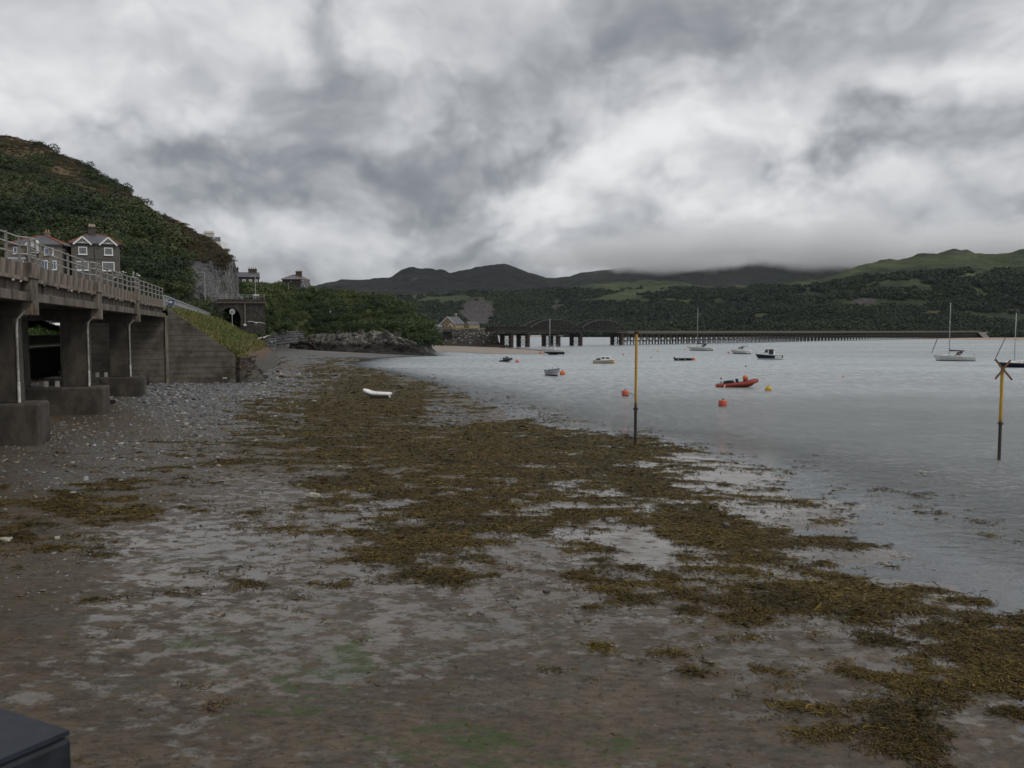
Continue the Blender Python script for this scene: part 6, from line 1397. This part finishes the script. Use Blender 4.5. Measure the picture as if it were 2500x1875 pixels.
# gulls
GW = M('gull_white', (.78, .78, .76), (.70, .70, .68), 6., .7); GG = M('gull_grey', (.40, .41, .43), (.34, .35, .37), 6., .7); GB = M('gull_beak', (.6, .35, .05))
def gull_standing(label, loc, rz, k=1.):
    t = thing('gull', label, 'gull', loc, rz, 'gulls'); t.scale = (k, k, k)
    MB().tube([(-.26, 0, .20), (-.16, 0, .22), (0, 0, .26), (.10, 0, .33), (.15, 0, .41), (.18, 0, .46), (.22, 0, .47)], [.012, .055, .10, .085, .055, .052, .02], 10).build('body', GW, t, smooth=True)
    for s in (-1, 1): MB().tube([(.08, s * .085, .32), (-.08, s * .09, .28), (-.30, s * .03, .22)], [.03, .045, .01], 8).build('wing', GG, t, smooth=True); MB().tube([(.0, s * .035, .18), (.0, s * .035, 0), (.05, s * .035, .0)], .008, 5).build('leg', GB, t)
    MB().tube([(.215, 0, .468), (.275, 0, .45)], [.013, .004], 6).build('beak', GB, t)
def gull_flying(label, loc, rz, bank, sp):
    t = thing('flying_gull', label, 'gull', loc, rz, 'gulls'); t.rotation_euler = (bank, 0, rz)
    MB().tube([(-.30, 0, 0), (-.2, 0, 0), (0, 0, 0), (.16, 0, .02), (.24, 0, .04), (.30, 0, .03)], [.05, .045, .085, .06, .05, .012], 10).build('body', GW, t, smooth=True)
    for s in (-1, 1):
        MB().grid([[(.10, s * .05, .02), (-.12, s * .05, .0)], [(.14, s * .30 * sp, .12), (-.08, s * .30 * sp, .10)], [(.04, s * .62 * sp, .09), (-.10, s * .60 * sp, .08)], [(-.10, s * .85 * sp, .03), (-.12, s * .84 * sp, .03)]]).build('wing', GW, t).modifiers.new('thick', 'SOLIDIFY').thickness = .02
g0 = lambda px, py, z: G(px, py, z)
def on_beach(px, py, it=4):
    z = .5
    for _ in range(it): p = G(px, py, z); z = float(beach_z(np.array([p.x]), np.array([p.y]))[0])
    p = G(px, py, z); return p
gull_standing('white gull standing on the shingle in front of the seated person, the left one', on_beach(677, 931), -1.4, 1.15); gull_standing('white gull standing on the shingle right of the seated person', on_beach(731, 920), -1.7, 1.15); gull_standing('white gull standing under the viaduct behind the second pier base', on_beach(145, 916), -.8, 1.2)
gull_flying('white gull flying with spread wings in front of the bushes below the tunnel', P(625, 788, 92), 1.9, .12, 1.1); gull_flying('white gull flying lower, over the shingle bank', P(645, 824, 100), 2.2, -.25, .95)
gull_standing('white gull perched on top of the bushes in the middle of the headland', P(806, 766, 258), -1.2, 1.9)

# the person sitting against the bank
def person():
    b = on_beach(680, 917); t = thing('person', 'person in navy top and white shorts sitting on the beach against the bank', 'person', (b.x, b.y, b.z - .02), math.radians(-30)); t.scale = (1.25, 1.25, 1.25)
    def skin(name, verts, edges, radii, mat, parent, sub=2):
        me = bpy.data.meshes.new(name); me.from_pydata(verts, edges, []); o = bpy.data.objects.new(name, me); col.objects.link(o); o.parent = parent; me.materials.append(mat)
        sm = o.modifiers.new('skin', 'SKIN'); sm.use_smooth_shade = True
        for sv, r in zip(me.skin_vertices[0].data, radii): sv.radius = (r, r) if not isinstance(r, tuple) else r
        me.skin_vertices[0].data[0].use_root = True
        s2 = o.modifiers.new('sub', 'SUBSURF'); s2.levels = sub; s2.render_levels = sub; return o
    SK = M('skin', (.50, .33, .25), (.44, .28, .21), 5., .6)
    V = [(0, 0, .14), (-.06, 0, .34), (-.14, 0, .52), (-.15, 0, .60), (-.12, 0, .66), (-.10, 0, .78), (-.09, 0, .86),
         (-.12, -.17, .53), (.0, -.24, .32), (.16, -.18, .20), (.24, -.15, .16), (-.12, .17, .53), (.0, .24, .32), (.16, .18, .22), (.24, .15, .18),
         (.05, -.10, .13), (.46, -.14, .40), (.78, -.12, .09), (.82, -.12, .05), (.94, -.13, .10), (.05, .10, .13), (.48, .12, .20), (.90, .12, .09), (.94, .12, .05), (1.02, .13, .13)]
    E = [(0, 1), (1, 2), (2, 3), (3, 4), (4, 5), (5, 6), (2, 7), (7, 8), (8, 9), (9, 10), (2, 11), (11, 12), (12, 13), (13, 14), (0, 15), (15, 16), (16, 17), (17, 18), (18, 19), (0, 20), (20, 21), (21, 22), (22, 23), (23, 24)]
    R = [.13, .125, .12, .06, .07, .10, .07, .06, .045, .033, .035, .06, .045, .033, .035, .09, .06, .04, .04, .03, .09, .06, .04, .04, .03]
    for y, base in ((-.15, 10), (.15, 14)):          # five fingers to each hand
        for i, (dy, L) in enumerate(((-.03, .07), (-.012, .085), (.008, .08), (.026, .065), (.045, .05))):
            k = len(V); p = V[base]; V.append((p[0] + L * .5, p[1] + dy * .9, p[2] - .01)); V.append((p[0] + L, p[1] + dy * 1.2, p[2] - .035)); E += [(base, k), (k, k + 1)]; R += [.011, .008]
    body = skin('body', V, E, R, SK, t)
    skin('shirt', [V[0], V[1], V[2], V[3], V[7], V[8], V[11], V[12]], [(0, 1), (1, 2), (2, 3), (2, 4), (4, 5), (2, 6), (6, 7)], [.145, .145, .14, .08, .075, .06, .075, .06], M('navy_cloth', (.012, .016, .04), (.018, .022, .05), 6., .9), t)
    skin('shorts', [(0, 0, .13), (.06, -.10, .14), (.36, -.13, .34), (.06, .10, .14), (.38, .12, .20)], [(0, 1), (1, 2), (0, 3), (3, 4)], [.15, .11, .085, .11, .085], M('white_cloth', (.70, .70, .68), (.6, .6, .58), 6., .9), t)
    MB().ball((-.11, 0, .83), .105, 12, 8, (1.02, .95, .95)).build('hair', M('brown_hair', (.05, .032, .02)), t, smooth=True)
    f = MB(); f.tube([(-.01, 0, .80), (.012, 0, .765), (-.005, 0, .755)], [.010, .018, .008], 6); f.build('nose', SK, t)
    MB().ball((-.008, -.035, .80), .011, 6, 5).ball((-.008, .035, .80), .011, 6, 5).build('eye', BLK, t); MB().box((-.012, 0, .725), (.012, .045, .010)).build('mouth', M('lip', (.35, .14, .12)), t)
    for s in (-1, 1): MB().ball((-.10, s * .10, .775), .024, 6, 5, (.7, .4, 1.2)).build('ear', SK, t)
person()
# corner of the dark post in front of the lens
def near_post():
    A = P(176, 1797, .92); zt = A.z; B, C = G(-160, 1690, zt), G(-90, 1912, zt); D = B + C - A
    t = thing('quay_post', 'dark blue-black metal post top cut off by the lower left corner', 'post', (A.x, A.y, 0))
    MB().prism([p - Vector((A.x, A.y, 0)) for p in (A, B, D, C)], (0, 0, 0), (0, 0, -6.3)).build('post', M('black_post', (.010, .011, .014), (.018, .02, .026), 30., .45, .2, 90., .002), t, bevel=.006)
    c = (A + B + C + D) / 4
    MB().prism([p.lerp(c, .02) - Vector((A.x, A.y, -.001)) for p in (A, B, D, C)], (0, 0, 0), (0, 0, .006)).build('cap', M('blue_black_cap', (.018, .022, .034), (.012, .015, .022), 40., .55, .2, 120., .002), t)
near_post()

def driftwood():
    b = on_beach(705, 919); t = thing('driftwood_pile', 'small pile of pale driftwood sticks beside the seated person', 'driftwood', (b.x, b.y, b.z)); m = M('pale_driftwood', (.36, .25, .19), (.26, .18, .13), 5., .9)
    for k in range(9): a = rnd.uniform(-.5, .5); x, y = rnd.uniform(-1.1, 1.1), rnd.uniform(-.5, .5); L = rnd.uniform(.5, 1.2); MB().tube([(x - L / 2 * math.cos(a), y - L / 2 * math.sin(a), .05 + .015 * k), (x, y, .09 + .015 * k), (x + L / 2 * math.cos(a), y + L / 2 * math.sin(a), .05)], [.03, .05, .025], 6).build('stick', m, t)
driftwood()
# ------------------------------------------------------------------ seaweed, shingle and stones on the beach
def sample_ground(n, seed, ylo=9., yhi=150.):
    """points spread so that the nearer ground gets more of them"""
    r = np.random.default_rng(seed); q = r.uniform(0, 1, n); iy = 1 / ylo + (1 / yhi - 1 / ylo) * q; Y = 1 / iy; u = r.uniform(-.74, .72, n); X = u * (Y + 1.5); return X, Y, r
def seaweed():
    X, Y, r = sample_ground(1050000, 3)
    w, s, _, g = masks(X, Y); cov = weed_cover(X, Y, w); keep = r.uniform(0, 1, len(X)) < cov * .8 + .0012 * (w > .03) * (shore_dist(X, Y) > 0); X, Y, w, dn = X[keep], Y[keep], w[keep], cov[keep]
    N = len(X); Z = np.maximum(beach_z(X, Y), -.01) + dn * (.03 + .06 * np.clip(fbm(X / .7, Y / .5, 3, 3) + .35, 0, 1)); m = 2
    idx = np.repeat(np.arange(N), m); K = N * m; sc = (.011 + .00085 * Y[idx]) * np.exp(r.normal(0, .35, K))
    a = r.uniform(0, 6.28, K); el = r.normal(.10, .16, K); side = np.stack([-np.sin(a), np.cos(a), r.normal(0, .35, K)], 1); d = np.stack([np.cos(a) * np.cos(el), np.sin(a) * np.cos(el), np.sin(el)], 1)
    a2 = a + r.normal(0, .7, K); d2 = np.stack([np.cos(a2), np.sin(a2), r.normal(-.15, .2, K)], 1)
    p0 = np.stack([X[idx], Y[idx], Z[idx]], 1) + r.normal(0, 1, (K, 3)) * (sc * 1.2)[:, None] * [1, 1, .12]; L = (sc * 1.9)[:, None]; wd = (sc * .30)[:, None]
    p1 = p0 + d * L; p2 = p1 + d2 * L; v = np.stack([p0 - side * wd * .5, p0 + side * wd * .5, p1 + side * wd, p1 - side * wd, p2 + side * wd * .3, p2 - side * wd * .8], 1).reshape(-1, 3)
    o6 = np.arange(K)[:, None] * 6; fc = np.concatenate([o6 + [0, 1, 2, 3], o6 + [3, 2, 4, 5]], 0)
    pal = np.array([(.024, .017, .006), (.052, .036, .010), (.088, .060, .013), (.140, .098, .018), (.072, .062, .014)]); hue = fbm(X / 1.6, Y / 1.2, 3, 90)[idx] * 3.2 + 1.9 + r.normal(0, .8, K); c = pal[np.clip(hue, 0, 4).astype(int)] * r.uniform(.6, 1.3, (K, 1))
    tag(np_mesh('seaweed', v, fc, leaf_mat('seaweed_frond', .5, .10), cols=np.repeat(c, 6, 0)), 'brown and olive bladder wrack spread over the wet foreshore', 'seaweed', kind='stuff'); return K
print('fronds', seaweed())
def stone_verts(n, r):
    """flat slaty stones: a bent box each, 8 corners"""
    base = np.array([(-1, -1, -1), (1, -1, -1), (1, 1, -1), (-1, 1, -1), (-1, -1, 1), (1, -1, 1), (1, 1, 1), (-1, 1, 1)], float); v = np.repeat(base[None], n, 0); v += r.uniform(-.38, .38, v.shape); v[:, 4:, :2] *= r.uniform(.6, .95, (n, 1, 1)); return v
SF = np.array([(0, 3, 2, 1), (4, 5, 6, 7), (0, 1, 5, 4), (1, 2, 6, 5), (2, 3, 7, 6), (3, 0, 4, 7)])
def shingle():
    X, Y, r = sample_ground(800000, 5, 18., 150.); w, s, _, _ = masks(X, Y); dn = s + fbm(X / 3., Y / 3., 3, 40) * .5 - .35 * sstep(w, .5, .9)
    keep = (r.uniform(0, 1, len(X)) < np.clip(dn - .06, 0, 1) ** 1.3 * .5 * (.18 + .82 * sstep(Y, 36, 62)) + .001 * (s > .02)) & (shore_dist(X, Y) > 3); X, Y = X[keep], Y[keep]; N = len(X); Z = beach_z(X, Y)
    sc = (.012 + .0010 * Y) * np.exp(r.normal(0, .45, N)); v = stone_verts(N, r) * np.stack([sc, sc * r.uniform(.5, .9, N), sc * r.uniform(.18, .42, N)], 1)[:, None, :]
    a = r.uniform(0, 6.28, N); c_, s_ = np.cos(a)[:, None], np.sin(a)[:, None]; tl = r.normal(0, .22, (N, 1)); x = v[..., 0] * c_ - v[..., 1] * s_; y = v[..., 0] * s_ + v[..., 1] * c_; z = v[..., 2] + v[..., 0] * tl
    V = np.stack([x + X[:, None], y + Y[:, None], z + (Z + sc * .12)[:, None]], -1).reshape(-1, 3); f = (np.arange(N)[:, None, None] * 8 + SF[None]).reshape(-1, 4)
    tone = np.exp(r.normal(0, .38, (N, 1))) * .13; tint = np.where(r.uniform(0, 1, (N, 1)) < .5 - .35 * sstep(Y, 45, 70)[:, None], np.array([[1.05, .90, .70]]), np.array([[.98, 1.0, 1.02]])); c = np.clip(tone * tint, .02, .5)
    tag(np_mesh('shingle', V, f, leaf_mat('slate_shingle', .6, .4), cols=np.repeat(c, 8, 0)), 'grey slate shingle strewn over the upper beach', 'shingle', kind='stuff'); print('stones', N)
shingle()
STN = [M('pale_slate', (.36, .34, .28), (.24, .23, .19), 3., .8, .5, 14., .02), M('dark_slate', (.10, .098, .092), (.06, .058, .054), 3., .8, .5, 14., .02), M('grey_slate', (.20, .195, .18), (.13, .125, .115), 3., .8, .5, 14., .02)]
def big_stone(label, px, py, w, m, group=None, flat=.32, seed=0):
    p = on_beach(px, py); s = w / 2 * p.y / F; bm = bmesh.new(); bmesh.ops.create_icosphere(bm, subdivisions=2, radius=1); r = random.Random(seed + px)
    for v in bm.verts: k = 1 + .22 * math.sin(v.co.x * 3 + px) * math.cos(v.co.y * 4 + py) + r.uniform(-.10, .10); v.co = Vector((v.co.x * s * k, v.co.y * s * .75 * k, max(-.5, min(.55, v.co.z)) * s * flat * 2 * k))
    me = bpy.data.meshes.new('beach_stone'); bm.to_mesh(me); bm.free(); me.materials.append(m); o = bpy.data.objects.new('beach_stone', me); col.objects.link(o); o.location = p + Vector((0, 0, s * flat * .35)); o.rotation_euler = (r.uniform(-.12, .12), r.uniform(-.12, .12), r.uniform(0, 6)); tag(o, label, 'stone', group)
big_stone('large flat pale slate lying on the wet weed left of centre', 767, 1213, 38, STN[0]); big_stone('pale slab of slate at the very left edge of the beach', 15, 1322, 36, STN[0]); big_stone('small pale boulder right of the slab at the left edge', 141, 1316, 17, STN[0], None, .5)
big_stone('pale yellowish stone on the dark gravel near the pier bases', 448, 1011, 16, STN[0]); big_stone('grey boulder among the thick weed below the plain yellow pole', 1417, 1181, 22, STN[2], None, .45); big_stone('dark flat stone on the gravel right of the second pier base', 363, 993, 20, STN[1])
big_stone('dark weedy rock right of the pale slate, upper shingle', 490, 1101, 20, STN[1]); big_stone('square pale stone in the middle of the left shingle', 275, 1123, 12, STN[0], None, .5)
for lab, x, y, w, i in (('largest pale slate in the cluster on the left shingle', 180, 1204, 17, 0), ('flat pale slate on wet mud left of the large slate', 493, 1216, 13, 2), ('pale slate in thin weed above the large slate', 830, 1139, 12, 0), ('small pale slate at the weed edge, above and left of the large slate', 686, 1138, 10, 2), ('small grey slate lying just above the slab at the left edge', 112, 1258, 11, 2)): big_stone(lab, x, y, w, STN[i], None, .3, x)
def scree():
    """loose stones on the bank behind the cove"""
    nr, nc = EV.shape[:2]; r = np.random.default_rng(8); i = r.integers(0, nr // 2, 60000); j = r.integers(0, nc - 1, 60000); q = EV[i, j] + (EV[i, j + 1] - EV[i, j]) * r.uniform(0, 1, (60000, 1)); qx, qy = proj(q[:, 0], q[:, 1], q[:, 2])
    k = (EA['rock'][i, j] > .6) & (qy > 796) & (qx > 600) & (qx < 775); q = q[k][:5000]; N = len(q); sc = .13 * np.exp(r.normal(0, .5, N)); v = stone_verts(N, r) * np.stack([sc, sc * .8, sc * .5], 1)[:, None, :] + q[:, None, :]
    c = np.clip(np.exp(r.normal(0, .5, (N, 1))) * .09 * np.array([[.98, 1., 1.02]]), .03, .6)
    tag(np_mesh('scree', v.reshape(-1, 3), (np.arange(N)[:, None, None] * 8 + SF[None]).reshape(-1, 4), leaf_mat('slate_shingle', .6, .4), cols=np.repeat(c, 8, 0)), 'grey scree of loose slate on the bank behind the cove', 'scree', kind='stuff')
scree()
